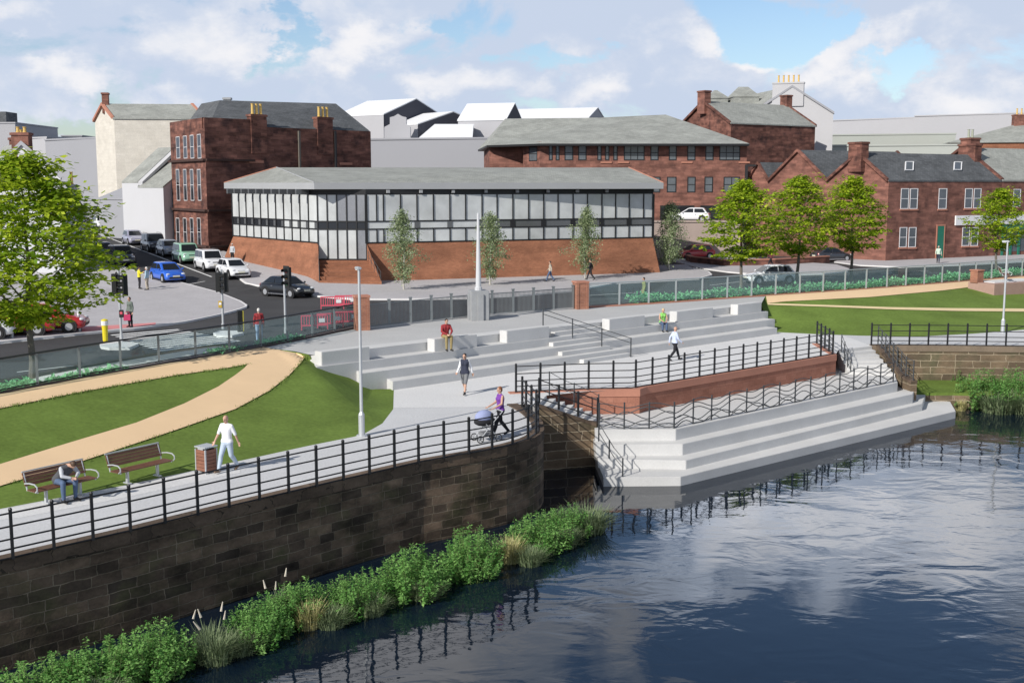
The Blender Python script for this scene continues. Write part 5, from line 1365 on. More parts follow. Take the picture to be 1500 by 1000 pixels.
# short ragged blades along lawn edges
mb = MB(); rn = random.Random(5)
def fringe(rows_edge, n, zoff):
    for i in range(n):
        k = rn.random() * (len(rows_edge) - 1); a, b = rows_edge[int(k)], rows_edge[int(k) + 1]; p = Vector(a).lerp(Vector(b), k - int(k)) + Vector((rn.gauss(0, .07), rn.gauss(0, .07), -.03))
        dn = math.sin(k * 1.7) * math.sin(k * .63 + 1) 
        if rn.random() > .55 + .45 * dn: continue
        h = rn.uniform(.04, .11); s = Vector((rn.uniform(-.02, .02), rn.uniform(-.02, .02), 0)); mb.face((p - s, p + s, p + Vector((rn.gauss(0, .05), rn.gauss(0, .05), h))), 0, None, rn.random())
fringe([r[-1] for r in r1], 2600, 0); fringe([r[-1] for r in rows2], 1800, 0)
o = mb.build('grass_fringe', leaf_lawn, leaf=True, loc=(0, 0, 0)); tag(o, kind='stuff')
# ------------------------------------------------------------------ buildings
def xy(p): return (p[0], p[1])
class Facade:
    """vertical wall plane from A to B (seen left to right); pixel -> (u, z)"""
    def __init__(s, A, B):
        s.A = Vector((A[0], A[1], 0)); s.B = Vector((B[0], B[1], 0)); s.d = (s.B - s.A).normalized(); s.n = Vector((s.d.y, -s.d.x, 0)); s.L = (s.B - s.A).length
    def hit(s, px, py):
        r = ray(px, py); t = (s.A - CAM).dot(s.n) / r.dot(s.n); p = CAM + r * t
        return (p - s.A).dot(s.d), p.z
    def pt(s, u, z, o=0.): q = s.A + s.d * u + s.n * o; return Vector((q.x, q.y, z))
    def box(s, mb, u0, u1, z0, z1, o0, o1, mi=0): mb.obox(s.pt(u0, z0, o0), s.d * (u1 - u0), s.n * (o1 - o0), Vector((0, 0, z1 - z0)), mi); return mb
def window(parent, fc, px0, py0, px1, py1, frame, glass, cols=1, rows=2, sill=True, fw=.07, sillmat=None, min_w=0):
    u0, z1 = fc.hit(px0, py0); u1, z0 = fc.hit(px1, py1)
    if abs(u1 - u0) < min_w: m = (u0 + u1) / 2; u0, u1 = m - min_w / 2, m + min_w / 2
    mb = MB()
    fc.box(mb, u0, u0 + fw, z0, z1, -.05, .03); fc.box(mb, u1 - fw, u1, z0, z1, -.05, .03); fc.box(mb, u0 + fw, u1 - fw, z1 - fw, z1, -.05, .027); fc.box(mb, u0 + fw, u1 - fw, z0, z0 + fw, -.05, .027)
    for c in range(1, cols): uu = lerp(u0, u1, c / cols); fc.box(mb, uu - fw * .4, uu + fw * .4, z0 + fw, z1 - fw, -.05, .024)
    for r in range(1, rows): zz = lerp(z0, z1, r / rows); fc.box(mb, u0 + fw, u1 - fw, zz - fw * .4, zz + fw * .4, -.05, .021)
    w = mb.build('window', frame, parent)
    mb = MB(); mb.face((fc.pt(u0 + fw * .5, z0 + fw * .5, .008), fc.pt(u1 - fw * .5, z0 + fw * .5, .008), fc.pt(u1 - fw * .5, z1 - fw * .5, .008), fc.pt(u0 + fw * .5, z1 - fw * .5, .008)))
    g = mb.build('pane', glass, parent); g.parent = w
    if sill:
        mb = MB(); fc.box(mb, u0 - .1, u1 + .1, z0 - .16, z0 - .005, -.05, .09); g = mb.build('sill', sillmat or kerb_m, parent); g.parent = w
    return w
def gable_house(t, P4, ze, zr, wallm, roofm, z0=0., over=.25, axis=0, wname='wall', rname='roof', verge=None, hip0=0., hip1=0.):
    """P4: plan corners a,b,c,d (a-b front); the ridge runs along a->b (axis 0) or along b->c (axis 1). hip0/hip1: metres the ridge is pulled in"""
    a, b, c, d = [Vector((p[0], p[1], 0)) for p in P4]
    if axis: a, b, c, d = b, c, d, a
    m0, m1 = (a + d) / 2, (b + c) / 2; rd = (m1 - m0).normalized()
    up = lambda v, z: Vector((v.x, v.y, z))
    mb = MB()
    for p, q in ((a, b), (b, c), (c, d), (d, a)): mb.face((up(p, z0), up(q, z0), up(q, ze), up(p, ze)))
    if not hip0: mb.face((up(d, ze), up(a, ze), up(m0, zr)))
    if not hip1: mb.face((up(b, ze), up(c, ze), up(m1, zr)))
    w = mb.build(wname, wallm, t)
    e0, e1 = (m0 + rd * hip0, m1 - rd * hip1)
    ex = over if not hip0 else over; f = (a - d).normalized()
    sl = (zr - ze) / ((a - d).length / 2); dz = over * sl
    A, B, C_2, D_ = a + f * over - rd * over, b + f * over + rd * over, c - f * over + rd * over, d - f * over - rd * over
    R0, R1 = (e0 - (rd * over if not hip0 else rd * 0)), (e1 + (rd * over if not hip1 else rd * 0))
    ze2 = ze - dz; th = .16; mb = MB()
    def slab(q):
        q = [Vector(x) for x in q]; mb.face([x + Vector((0, 0, th)) for x in q]); mb.face(q[::-1])
        for i in range(len(q)): j = (i + 1) % len(q); mb.face((q[i], q[j], q[j] + Vector((0, 0, th)), q[i] + Vector((0, 0, th))))
    slab((up(A, ze2), up(B, ze2), up(R1, zr), up(R0, zr))); slab((up(C_2, ze2), up(D_, ze2), up(R0, zr), up(R1, zr)))
    if hip0: slab((up(D_, ze2), up(A, ze2), up(R0, zr)))
    if hip1: slab((up(B, ze2), up(C_2, ze2), up(R1, zr)))
    r = mb.build(rname, roofm, t)
    if verge:
        for (p, q, m, h) in ((a, d, m0, hip0), (b, c, m1, hip1)):
            if h: continue
            for s_ in (p, q):
                mb = MB(); o = rd * (.17 if m is m1 else -.17); st_, en = up(s_, ze) + o, up(m, zr) + o
                mb.obox(st_ - rd * .14 + Vector((0, 0, -.02)), rd * .28, en - st_, Vector((0, 0, .32))); v = mb.build('verge_coping', verge, t); v.parent = r
    return w, r, (up(R0, zr), up(R1, zr))
def chimney(t, c, sx, sy, z0, z1, mat, npots=0, ang=0., potm=None, ph=.9, line=0):
    c = Vector((c[0], c[1], 0)); mb = MB(); mb.box(c + Vector((0, 0, (z0 + z1) / 2)), (sx, sy, z1 - z0), ang); mb.box(c + Vector((0, 0, z1 - .12)), (sx + .16, sy + .16, .2), ang)
    ch = mb.build('chimney', mat, t)
    dv = Vector((math.cos(ang), math.sin(ang), 0))
    for k in range(npots):
        q = c + dv * ((k - (npots - 1) / 2) * (sx * .8 / max(1, npots)))
        mb = MB(); mb.lathe([(.15, z1 - .02), (.17, z1 + .06), (.13, z1 + .1), (.12, z1 + ph - .08), (.15, z1 + ph - .04), (.15, z1 + ph), (.09, z1 + ph), (.09, z1 + ph - .2), (0, z1 + ph - .2)], (q.x, q.y, 0), 10); o = mb.build('chimney_pot', potm or pot_m, t, sm=False); o.parent = ch
    return ch
def back(a, b, depth):
    """rectangle behind the front edge a-b"""
    a, b = Vector((a[0], a[1], 0)), Vector((b[0], b[1], 0)); d = (b - a).normalized(); n = Vector((-d.y, d.x, 0))
    return [a, b, b + n * depth, a + n * depth]
# ---- glass fronted building
gb = thing('glass_building', 'long low glass fronted building with brick base and wide grey eaves', 'building', D(500, 400, 92))
wl, wc, wd, wr = D(342, 346, 104), D(466, 356, 91.2), D(537, 356, 91.0), D(956, 347, 100.8)
ZB, ZTOP = 4.02, 7.78
def offn(A, B, d): v = (B - A).xy.normalized(); return Vector((v.y, -v.x, 0)) * d
nL, nC, nR = offn(wl, wc, 1.55), offn(wc, wd, 1.55), offn(wd, wr, 1.75)
Lb, Cb, Db, Rb = wl + nL, wc + nL * .75 + nC * .55, wd + nR * .8 + nC * .4, wr + nR
mb = MB()
def quad_uv(mb, a, b, c, d):
    mb.face((a, b, c, d))
lo = lambda p: Vector((p.x, p.y, .3))
up_ = lambda p, z: Vector((p.x, p.y, z))
rend = wr + Vector((1.2, 12, 0)); rbb = Rb + Vector((1.6, 13, 0))
def ruled_wall(A0, A1, B0, B1, n=10):
    for k in range(n):
        f, g = k / n, (k + 1) / n; mb.face((A0.lerp(A1, f), A0.lerp(A1, g), B0.lerp(B1, g), B0.lerp(B1, f)))
Cb = GS(442, 407.5); Db = P(560, 414.2, 1.0)
ruled_wall(Vector((Lb.x, Lb.y, .9)), lo(Cb), up_(wl, ZB), up_(wc, ZB))
lend = wl + Vector((14, 10, 0)); mb.face((up_(lend, .5), Vector((Lb.x, Lb.y, .9)), up_(wl, ZB), up_(lend, ZB)))
mb.build('brick_base', orange_brick, gb); mb = MB()
ruled_wall(lo(Db), lo(Rb), up_(wd, ZB), up_(wr, ZB))
mb.face((lo(Rb), lo(rbb), up_(rend, ZB), up_(wr, ZB)))
mb.build('brick_base', orange_brick, gb)
mb = MB(); ins = lambda p: Vector((p.x, p.y, 0))
corners = [wl, wc, wd, wr, rend, lend]
# ledge on top of the base
mb.poly([up_(p, ZB + .01) for p in corners]); mb.build('floor_slab', fascia_m, gb)
fcs = [Facade(wl, wc), Facade(wc, wd), Facade(wd, wr)]
rows_z = [ZB, 5.12, 5.72, ZTOP]
def bay(fc, u0, u1, z0, z1, mat):
    mb = MB(); mb.face((fc.pt(u0, z0, 0), fc.pt(u1, z0, 0), fc.pt(u1, z1, 0), fc.pt(u0, z1, 0))); return mb.build('pane', mat, gb)
def mull(fc, u, z0, z1, w=.09): 
    mb = MB(); fc.box(mb, u - w / 2, u + w / 2, z0, z1, -.06, .07); return mb.build('mullion', black_trim, gb)
def trans(fc, z, w=.1, u0=0, u1=None):
    mb = MB(); fc.box(mb, u0, fc.L if u1 is None else u1, z - w / 2, z + w / 2, -.06, .05); return mb.build('transom', black_trim, gb)
us = [fcs[0].L * i / 11 for i in range(12)]
for i in range(11):
    for r in range(3):
        if r == 1:
            m_ = pane_k if i < 7 else pane_m
            bay(fcs[0], us[i], us[i + 1] - (fcs[0].L / 11) * .38, rows_z[1], rows_z[2], m_); bay(fcs[0], us[i + 1] - (fcs[0].L / 11) * .38, us[i + 1], rows_z[1], rows_z[2], pane_d)
        else: bay(fcs[0], us[i], us[i + 1], rows_z[r], rows_z[r + 1], pane_m)
    mull(fcs[0], us[i], ZB, ZTOP, .12)
bx = [537, 552, 562, 587, 611, 635, 659, 682, 706, 728, 751, 774, 796, 817, 839, 860, 881, 901, 921, 942, 955.5]
ur = [max(0, min(fcs[2].L, fcs[2].hit(x, 340)[0])) for x in bx]; ur[0] = 0; ur[-1] = fcs[2].L
for i in range(20):
    for r in range(3):
        m_ = pane_m
        if r == 1: m_ = pane_m if i < 9 else pane_d
        bay(fcs[2], ur[i], ur[i + 1], rows_z[r], rows_z[r + 1], m_)
    if i % 2 == 0 or True:
        mull(fcs[2], ur[i], ZB, rows_z[1]); mull(fcs[2], ur[i], rows_z[2], ZTOP)
    if i % 2 == 0 and i > 2:
        mb = MB(); fcs[2].box(mb, ur[i] - .22, ur[i] + .22, rows_z[1] + .05, rows_z[2] - .05, -.02, .04); mb.build('pier', pane_d if i < 9 else black_trim, gb)
for i in (0, 20): mull(fcs[2], ur[i], ZB, ZTOP, .2)
for fc in (fcs[0], fcs[2]):
    for z in (ZB + .04, rows_z[1], rows_z[2]): trans(fc, z)
pane_g = M('shaded_entrance_glazing', (.22, .23, .25), .06, .3, .4)  # darker panes: shade of the see-through entrance corner put into the colour
# entrance facet
ZD = 2.72
ue = [fcs[1].L * k / 5 for k in range(6)]
for i in range(5):
    bay(fcs[1], ue[i], ue[i + 1], ZD, rows_z[1], pane_m if i != 4 else pane_g); bay(fcs[1], ue[i], ue[i + 1], rows_z[1], rows_z[2], pane_k); bay(fcs[1], ue[i], ue[i + 1], rows_z[2], ZTOP, pane_m if i < 2 else pane_g)
for u in ue: mull(fcs[1], u, ZD, ZTOP)
for z in (ZD + .05, rows_z[1], rows_z[2]): trans(fcs[1], z)
# roof
ov = [D(328, 268, 105.5), D(460, 268, 89.8), D(972, 268, 99.6), D(972, 268, 99.6) + Vector((1.4, 13, 0)), D(328, 268, 105.5) + Vector((19, 12, 0))]
ZE0, ZE1 = 8.22, 8.72
mb = MB(); n = 5
for i in range(n):
    a, b = ov[i], ov[(i + 1) % n]; mb.face((up_(a, ZE0), up_(b, ZE0), up_(b, ZE1), up_(a, ZE1)))
mb.build('fascia', fascia_m, gb)
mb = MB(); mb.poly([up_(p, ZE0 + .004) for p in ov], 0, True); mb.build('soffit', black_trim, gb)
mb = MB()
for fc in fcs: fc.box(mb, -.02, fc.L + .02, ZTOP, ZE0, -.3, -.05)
mb.build('soffit_band', black_trim, gb)
rg0, rg1 = D(405, 245.5, 106), D(921, 245.5, 106.5); rg0.z = rg1.z = (rg0.z + rg1.z) / 2
q = [up_(p, ZE1) for p in ov]
mb = MB(); mb.face((q[1], q[2], rg1, rg0)); mb.face((q[0], q[1], rg0)); mb.face((q[2], q[3], rg1)); mb.face((q[3], q[4], rg0, rg1)); mb.face((q[4], q[0], rg0))
mb.build('roof', slate_p, gb)
for a, b in ((q[1], rg0), (q[0], rg0), (q[2], rg1)): mb = MB(); mb.tube([a + Vector((0, 0, .02)), b + Vector((0, 0, .02))], .055, 5); mb.build('hip_ridge', fascia_m if a is q[1] else red_cope, gb)
for i in range(1, 11): # brackets on the left side, small lamps under the front eaves
    u = fcs[0].L * i / 11; mb = MB(); fcs[0].box(mb, u - .12, u + .12, ZTOP + .02, ZE0, 0, 1.1); mb.build('eave_bracket', pane_d, gb)
for x in (568, 616, 663, 711, 757, 802, 845, 888): 
    u, _ = fcs[2].hit(x, 283); mb = MB(); fcs[2].box(mb, u - .12, u + .12, ZE0 - .30, ZE0 - .06, .0, .2); mb.build('eave_lamp', granite, gb)
# entrance steps
es = thing('entrance_steps', 'brick steps flaring down from the glass entrance', 'steps', P(515, 414, 1.0))
t0, t1 = fcs[1].pt(.0, 0), fcs[1].pt(fcs[1].L, 0); b0_, b1_ = P(468, 417, 1.1), P(559, 417, 1.1)
for k in range(6):
    f0, f1 = (k + .0) / 6, (k + 1) / 6; z = ZD - .02 - (ZD - 1.15) * k / 6
    pl = [t0.lerp(b0_, f0), t1.lerp(b1_, f0), t1.lerp(b1_, f1), t0.lerp(b0_, f1)]
    mb = MB(); mb.prism([xy(p) for p in pl], .6, z); mb.build('tread', orange_brick, es)
for pa, pb, lab in ((t0, b0_, 'left'), (t1, b1_, 'right')):
    a = pa.lerp(pb, .12); c = pa.lerp(pb, .95); za, zc = ZD - .2, 1.2
    railing('handrail', f'thin handrail on the {lab} side of the brick entrance steps', [Vector((a.x, a.y, za)), Vector((c.x, c.y, zc))], 1.0, h=.9, mat=dark_iron, cap_=False, pr=.02, rr=.02, rails=(.88, .45), cat='handrail')
mb = MB(); a0, a1 = fcs[1].pt(0, 0), fcs[1].pt(fcs[1].L, 0)
# brick cheeks beside the steps
for p0, p1, p2, p3 in ((wc, t0, b0_, Cb), (wd, t1, b1_, Db)):
    mb = MB(); A_, B_, E_ = Vector((p1.x, p1.y, ZD + .05)), Vector((p2.x, p2.y, 1.25)), up_(p0, ZB)
    mb.face((E_, A_, B_)); mb.face((E_, B_, lo(p3))); mb.face((A_, Vector((p1.x, p1.y, .6)), Vector((p2.x, p2.y, .6)), B_)); mb.face((B_, Vector((p2.x, p2.y, .3)), lo(p3)))
    mb.build('cheek_wall', orange_brick, gb)

# ---- red sandstone block at the left of it
rs = thing('sandstone_tenement', 'three storey dark red sandstone block with slate roof and twin chimney stacks', 'building', D(300, 360, 108))
ra, rc, rb = D(250.5, 230, 117), D(301, 230, 108), D(543.5, 230, 122)
ZR = D(301, 172, 108).z
pl = [ra, rc, rb, rb + Vector((-6, 14, 0)), ra + Vector((6.5, 13, 0))]
mb = MB()
f1, f2 = Facade(ra, rc), Facade(rc, rb)
u390 = f2.hit(391, 180)[0]; rm = f2.pt(u390, 0); ZR2 = (D(400, 188.5, rm.y).z + D(543, 191, 122).z) / 2
pls = [ra, rc, rm, rb] + pl[3:]; zs = [ZR, ZR, ZR2, ZR2, ZR2]
for i in range(6):
    a, b = pls[i], pls[(i + 1) % 6]; z_ = (ZR, ZR, ZR2, ZR2, ZR2, ZR)[i]; mb.face((up_(a, .5), up_(b, .5), up_(b, z_), up_(a, z_)))
wt = f2.n * -.4; mb.face((up_(rm, ZR2), up_(rm + wt, ZR2), up_(rm + wt, ZR), up_(rm, ZR))); mb.face((up_(rc, ZR), up_(rm, ZR), up_(rm + wt, ZR), up_(rc + wt, ZR))); mb.face((up_(rm + wt, ZR2 - .3), up_(rc + wt, ZR2 - .3), up_(rc + wt, ZR), up_(rm + wt, ZR)))
mb.poly([up_(p, ZR2 - .5) for p in pls]); mb.build('wall', sandstone, rs)
for py, sx in ((235.5, 372), (307, 352), (357.5, 352)):
    _, z = f1.hit(275, py); mb = MB(); f1.box(mb, -.3, f1.L + .0, z - .1, z + .1, .0, .26); u, _ = f2.hit(sx, py); f2.box(mb, 0, u, z - .098, z + .098, .0, .25); mb.build('cornice', M('cornice_stone', (.05, .025, .02), .9, .2, 2) if 'cornice_stone' not in MATS else MATS['cornice_stone'], rs)
for (y0, y1) in ((199, 232), (248, 294), (319, 361)):
    for x in (261, 271.5, 281.5, 292):
        window(rs, f1, x - 3.2, y0 - (x - 275) * .12 * (1 if y0 < 210 else 0), x + 3.2, y1, white_trim, pane_k, 1, 2, False, .045)
for x, y0, y1 in ((375, 237, 243), (506, 240, 243)):
    u, z = f2.hit(x, y0); mb = MB(); f2.box(mb, u - .8, u + .8, z - .12, z + .12, 0, .12); mb.build('string_stone', red_cope, rs)
for x, m_ in ((437, bark), (490, pipe_m)):
    u, z = f2.hit(x, 192); mb = MB(); f2.box(mb, u - .1, u + .1, 1, z, .03, .2); mb.build('downpipe', m_, rs)
# roof
e = [up_(p, ZR2 + .02) for p in (ra + Vector((1.2, .4, 0)), rc + Vector((.3, .6, 0)), rb + Vector((-.05, .02, 0)), pl[3], pl[4])]
k0, k1, k2 = D(295, 152, 121), D(322, 147, 119), D(492, 152, 126)
mb = MB(); mb.face((e[0], e[1], k1, k0)); mb.face((e[1], e[2], k2, k1)); mb.face((e[2], e[3], k2)); mb.face((e[4], e[0], k0)); mb.face((e[3], e[4], k0, k1, k2)); mb.build('roof', slate, rs)
for x0, x1, yt in ((366, 390, 167), (463.5, 487, 171)):
    u0, z = f2.hit(x0, yt); u1, _ = f2.hit(x1, yt); um = (u0 + u1) / 2; c = f2.pt(um, 0, -.25)
    chimney(rs, c, u1 - u0 - .1, .7, ZR2 - 2.5, z, sandstone, 3, math.atan2(f2.d.y, f2.d.x), None, 1.0)
c = D(333, 146, 121); chimney(rs, c, .7, .5, c.z - 2, c.z + .2, granite)
# ---- cream gabled tenement behind
cr = thing('cream_tenement', 'tall plain cream rendered block with grey roof behind the sandstone block', 'building', D(170, 300, 145))
a, b = D(170, 240, 140), D(300, 240, 141); c = D(142, 240, 147)
ze = D(170, 174, 140).z
dv = (c - a); P4 = [a, b, b + dv, c]
zr_ = D(155, 154, 143.5).z
_, _, rr = gable_house(cr, P4, ze, zr_, render_c, slate_p, 0, .15, 0, verge=red_cope)
m = (Vector(a) + Vector(c)) / 2; chimney(cr, (m.x + .25, m.y + .05), .75, .9, ze + .8, D(155, 136, 143.5).z, sandstone_b, 0, .2)
# ---- white low house
wh = thing('white_house', 'low white rendered house with stepped grey roof on the side street', 'house', D(210, 350, 118))
a, b = D(180, 300, 122), D(240, 300, 116); ze = D(210, 268, 119).z
dd = Vector((5.0, 9.5, 0))
mid = Vector(a).lerp(Vector(b), .40)
for p, q, zz, k in ((a, mid, D(190, 268, 121).z, 0), (mid, b, D(220, 275, 117.5).z, 1)):
    P4 = [p, q, Vector(q) + dd, Vector(p) + dd]
    gable_house(wh, P4, zz, zz + 3.6 - k * .5, render_w, slate_p, 0, .02 if k == 0 else .03, 0)
mb = MB(); q0_ = up_(mid, D(203, 275, 119).z + .25); q1_ = up_(Vector(mid) + dd * .5, q0_.z + 3.6); mb.obox(q0_, Vector((.5, -.1, 0)), q1_ - q0_, Vector((0, 0, .35))); mb.build('parapet', render_w, wh)
# ---- shaded house and masses at the far end of the street
gd = thing('street_end_house', 'shaded grey house closing the far end of the side street', 'house', D(165, 330, 165))
gable_house(gd, back(D(145, 300, 131), D(186, 300, 127), 6), D(165, 292, 129).z, D(165, 277, 132).z, massing_d, massing_d, 0, .1)
def block(label, x0, x1, ytop, y0d, y1d, depth, mat, cat='building', name='plain_block', slope=0., roofm=None, z0=0):
    a, b = D(x0, ytop, y0d), D(x1, ytop, y1d); t = thing(name, label, cat, up_(a, 0)); mb = MB(); z = (a.z + b.z) / 2
    pl = back(a, b, depth); mb.prism([xy(p) for p in pl], z0, z); mb.build('wall', mat, t)
    mb = MB(); mb.prism([xy(p) for p in back(Vector(a) + Vector((-.12, -.12, 0)), Vector(b) + Vector((.12, -.12, 0)), depth + .2)], z + .003, z + .25); mb.build('roof_edge', roofm or mat, t)
    return t, z
block('large plain grey block behind the big tree', 66, 148, 204.5, 185, 175, 20, massing_d)
block('narrow pale grey block left of the large grey one', 40, 68, 203, 192, 188, 12, massing)
block('distant grey block with flat roof at the far left', 90, 120, 200, 230, 230, 20, massing_d)
tw, z = block('grey tower with a dark roof box at the left edge', -40, 22, 181, 215, 215, 20, massing)
mb = MB(); q = D(4, 180, 222); mb.box((q.x - 1, q.y, z + 1.2), (5.5, 5, 2.4)); mb.build('roof_box', slate, tw)
# left gabled house with chimneys
lh = thing('gabled_house', 'pale gabled house with three red chimney stacks behind the big tree', 'house', D(40, 300, 96))
a, b = D(-22, 250, 94), D(88, 250, 92); ze = D(60, 262, 93).z
nn = Vector((-.50, .87, 0)); P4 = [a, b, Vector(b) + nn * 11, Vector(a) + nn * 11]
gable_house(lh, P4, ze, D(36, 212, 93).z, render_w, slate_p, 0, .1, 1, verge=massing_d)
mb = MB()
mm_ = (Vector(a) + Vector(b)) / 2
zc = D(36, 194, 93).z
chimney(lh, (mm_.x - .1, mm_.y + .5), 1.35, .8, zc - 2.4, zc, sandstone_b, 2, .0, None, .45)
chimney(lh, (mm_.x - 1.6, mm_.y + 4), 1.1, .8, zc - 2.4, zc - .05, sandstone_b, 1, .0, None, .45)
chimney(lh, (mm_.x - 3.6, mm_.y + 8), 1.1, .8, zc - 2.4, zc - .1, sandstone_b, 1, .0, None, .45)
# street house with brown verge
vh = thing('corner_house', 'low pale house with brown verge and one yellow chimney pot', 'house', D(90, 340, 100))
a, b = D(72, 312, 98), D(125, 312, 99); ze = D(124, 312, 99).z; d_ = Vector((-.34, .94, 0)).normalized()
P4 = [Vector(a), Vector(b), Vector(b) + d_ * 9, Vector(a) + d_ * 9]
gable_house(vh, P4, ze, D(99, 282, 98.5).z, render_w, slate, 0, .1, 1, verge=M('brown_verge', (.12, .065, .035), .8, .15, 2))
q = D(105, 270, 99.5); chimney(vh, (q.x, q.y), .6, .6, ze + .6, q.z, render_w, 1, 0, None, 1.05)
gable_dark = M('dark_gable_face', (.05, .053, .07), .8, .1, .3)  # near-black sheet set just proud of the right gable end
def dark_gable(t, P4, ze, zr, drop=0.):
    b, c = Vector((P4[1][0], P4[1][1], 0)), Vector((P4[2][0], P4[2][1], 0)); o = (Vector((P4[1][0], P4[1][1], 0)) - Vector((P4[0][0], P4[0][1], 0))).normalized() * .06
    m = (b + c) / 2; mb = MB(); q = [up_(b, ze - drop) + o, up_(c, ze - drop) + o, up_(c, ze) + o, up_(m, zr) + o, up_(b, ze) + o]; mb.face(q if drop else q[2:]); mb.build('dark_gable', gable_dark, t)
# ---- background massing in the middle
bm_ = thing('white_roof_block', 'pale block with white pitched roof and dark gable left of centre skyline', 'building', D(560, 200, 190))
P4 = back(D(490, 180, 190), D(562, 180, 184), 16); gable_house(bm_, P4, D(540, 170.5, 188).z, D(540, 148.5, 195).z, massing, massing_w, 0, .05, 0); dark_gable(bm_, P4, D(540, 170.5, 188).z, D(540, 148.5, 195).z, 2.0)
mb = MB(); q = [D(578, 148, 196), D(557, 186, 184.5), D(591, 169, 205)]
bm2 = thing('white_roof_block', 'pale block with white roof and clipped dark gable', 'building', D(620, 200, 186))
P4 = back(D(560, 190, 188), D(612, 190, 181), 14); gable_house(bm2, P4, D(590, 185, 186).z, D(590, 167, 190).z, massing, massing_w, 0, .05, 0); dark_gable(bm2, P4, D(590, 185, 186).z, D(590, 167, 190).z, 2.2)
dg_ = thing('shaped_gable_block', 'pale block with a stepped shaped gable on the skyline', 'building', D(583, 190, 178))
f_ = Facade(D(563, 180, 178), D(601, 180, 178)); mb = MB()
prof_g = [(563, 206), (563, 186), (571, 182), (571, 172), (577, 170.5), (583, 167), (589, 170.5), (595, 172), (595, 182), (601, 186), (601, 206)]
front = [D(x, y, 178) for x, y in prof_g]; bk = [p + Vector((0, 1.2, 0)) for p in front]
mb.poly(front); mb.poly(bk, 0, True)
for i in range(len(front) - 1): mb.face((front[i], front[i + 1], bk[i + 1], bk[i]))
mb.build('gable_wall', massing, dg_)
lw = thing('white_roof_block', 'low pale block with white roof left of the sandstone offices', 'building', D(640, 205, 170))
gable_house(lw, back(D(613, 205, 172), D(690, 205, 172), 12), D(640, 205, 172).z, D(640, 183.5, 178).z, massing, massing_w, 0, .2, 0, hip0=2.)
rwb = thing('white_roof_block', 'tall pale grey block with white pitched roof at centre skyline', 'building', D(700, 190, 178))
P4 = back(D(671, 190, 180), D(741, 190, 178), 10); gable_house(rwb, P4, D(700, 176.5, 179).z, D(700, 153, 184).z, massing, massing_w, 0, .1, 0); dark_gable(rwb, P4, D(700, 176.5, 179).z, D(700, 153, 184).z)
rw2 = thing('white_roof_block', 'long distant block with white roof behind the sandstone offices', 'building', D(800, 180, 200))
gable_house(rw2, back(D(735, 180, 205), D(862, 180, 200), 12), D(800, 174, 202).z, D(800, 160, 208).z, massing, massing_w, 0, .1, 0)
block('wide flat mid grey block between the sandstone block and the sandstone offices', 530, 735, 204.5, 165, 160, 16, massing_d)
# ---- sandstone offices with hipped roof
so = thing('sandstone_offices', 'red sandstone office block with pale hipped roof and rows of dark windows', 'building', D(900, 300, 126))
s0_, s1_, s2_, s3_, s4_ = D(717, 225, 131), D(766, 225, 130), D(766.5, 225, 128), D(791, 225, 125.5), D(1094, 225, 126)
ZO = D(900, 210, 126).z
pl = [s0_, s1_, s2_, s3_, s4_, s4_ + Vector((0, 18, 0)), s0_ + Vector((-1, 16, 0))]
mb = MB()
for i in range(7): a, b = pl[i], pl[(i + 1) % 7]; mb.face((up_(a, .5), up_(b, .5), up_(b, ZO + .15), up_(a, ZO + .15)))
mb.build('wall', sandstone_b, so)
fo = Facade(s3_, s4_)
eL, eM, eR = D(713, 213, 130), D(790, 211.5, 124.4), D(1098, 209.5, 124.6)
zE = (eL.z + eM.z + eR.z) / 3; bL, bR = D(700, 204, 146), D(1098, 209, 124.6) + Vector((2, 20, 0))
h0, h1, h2 = D(740, 174, 140), D(878, 172.5, 138), D(975, 168, 138)
q = [up_(p, zE) for p in (eL, eM, eR, bR, bL)]
mb = MB(); mb.face((q[0], q[1], h1, h0)); mb.face((q[1], q[2], h2, h1)); mb.face((q[2], q[3], h2)); mb.face((q[4], q[0], h0)); mb.face((q[3], q[4], h0, h1, h2))
mb.build('roof', slate_p, so)
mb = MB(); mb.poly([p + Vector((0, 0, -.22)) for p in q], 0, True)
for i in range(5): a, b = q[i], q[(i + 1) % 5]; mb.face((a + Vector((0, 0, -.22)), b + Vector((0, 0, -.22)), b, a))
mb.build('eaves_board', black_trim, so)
fw_ = Facade(s2_, s3_)
window(so, fw_, 775, 215, 787, 236, black_trim, win_glass, 1, 2, False, .09)
for x0, x1, c in ((804, 809.5, 1), (814, 819.5, 1), (827, 839.5, 1), (847, 859, 1), (875, 881, 1), (886.5, 892.5, 1), (898.5, 904.5, 1), (914, 944, 3), (953, 964.5, 1), (980, 991, 1), (1007, 1018.5, 1), (1033.5, 1045, 1), (1054, 1084, 3)):
    window(so, fo, x0, 212.5, x1, 235, black_trim, win_glass, c, 2, False, .10)
for x0, x1, c in ((957, 967, 1), (977, 990.5, 1), (1007, 1018.5, 1), (1032, 1044, 1), (1060, 1083, 2)):
    window(so, fo, x0, 259, x1, 282, black_trim, win_glass, c, 2, False, .10)
for x0, x1 in ((967, 1017), (1026, 1056)):
    u0, z1 = fo.hit(x0, 301); u1, _ = fo.hit(x1, 301); mb = MB(); fo.box(mb, u0, u1, 4.6, z1, -.02, .04); mb.build('garage_opening', pane_k, so)
for x in (888, 913, 1006, 1090):
    u, z = fo.hit(x, 238); mb = MB(); fo.box(mb, u - .6, u + .6, z - .08, z + .08, 0, .1); mb.build('string_stone', red_cope, so)
u, z = fo.hit(1093, 244); mb = MB(); fo.box(mb, u - .14, u + .14, .8, z, .03, .25); fo.box(mb, u - .14, u + 1.0, z, z + .2, .03, .25); mb.build('downpipe', pipe_m, so)
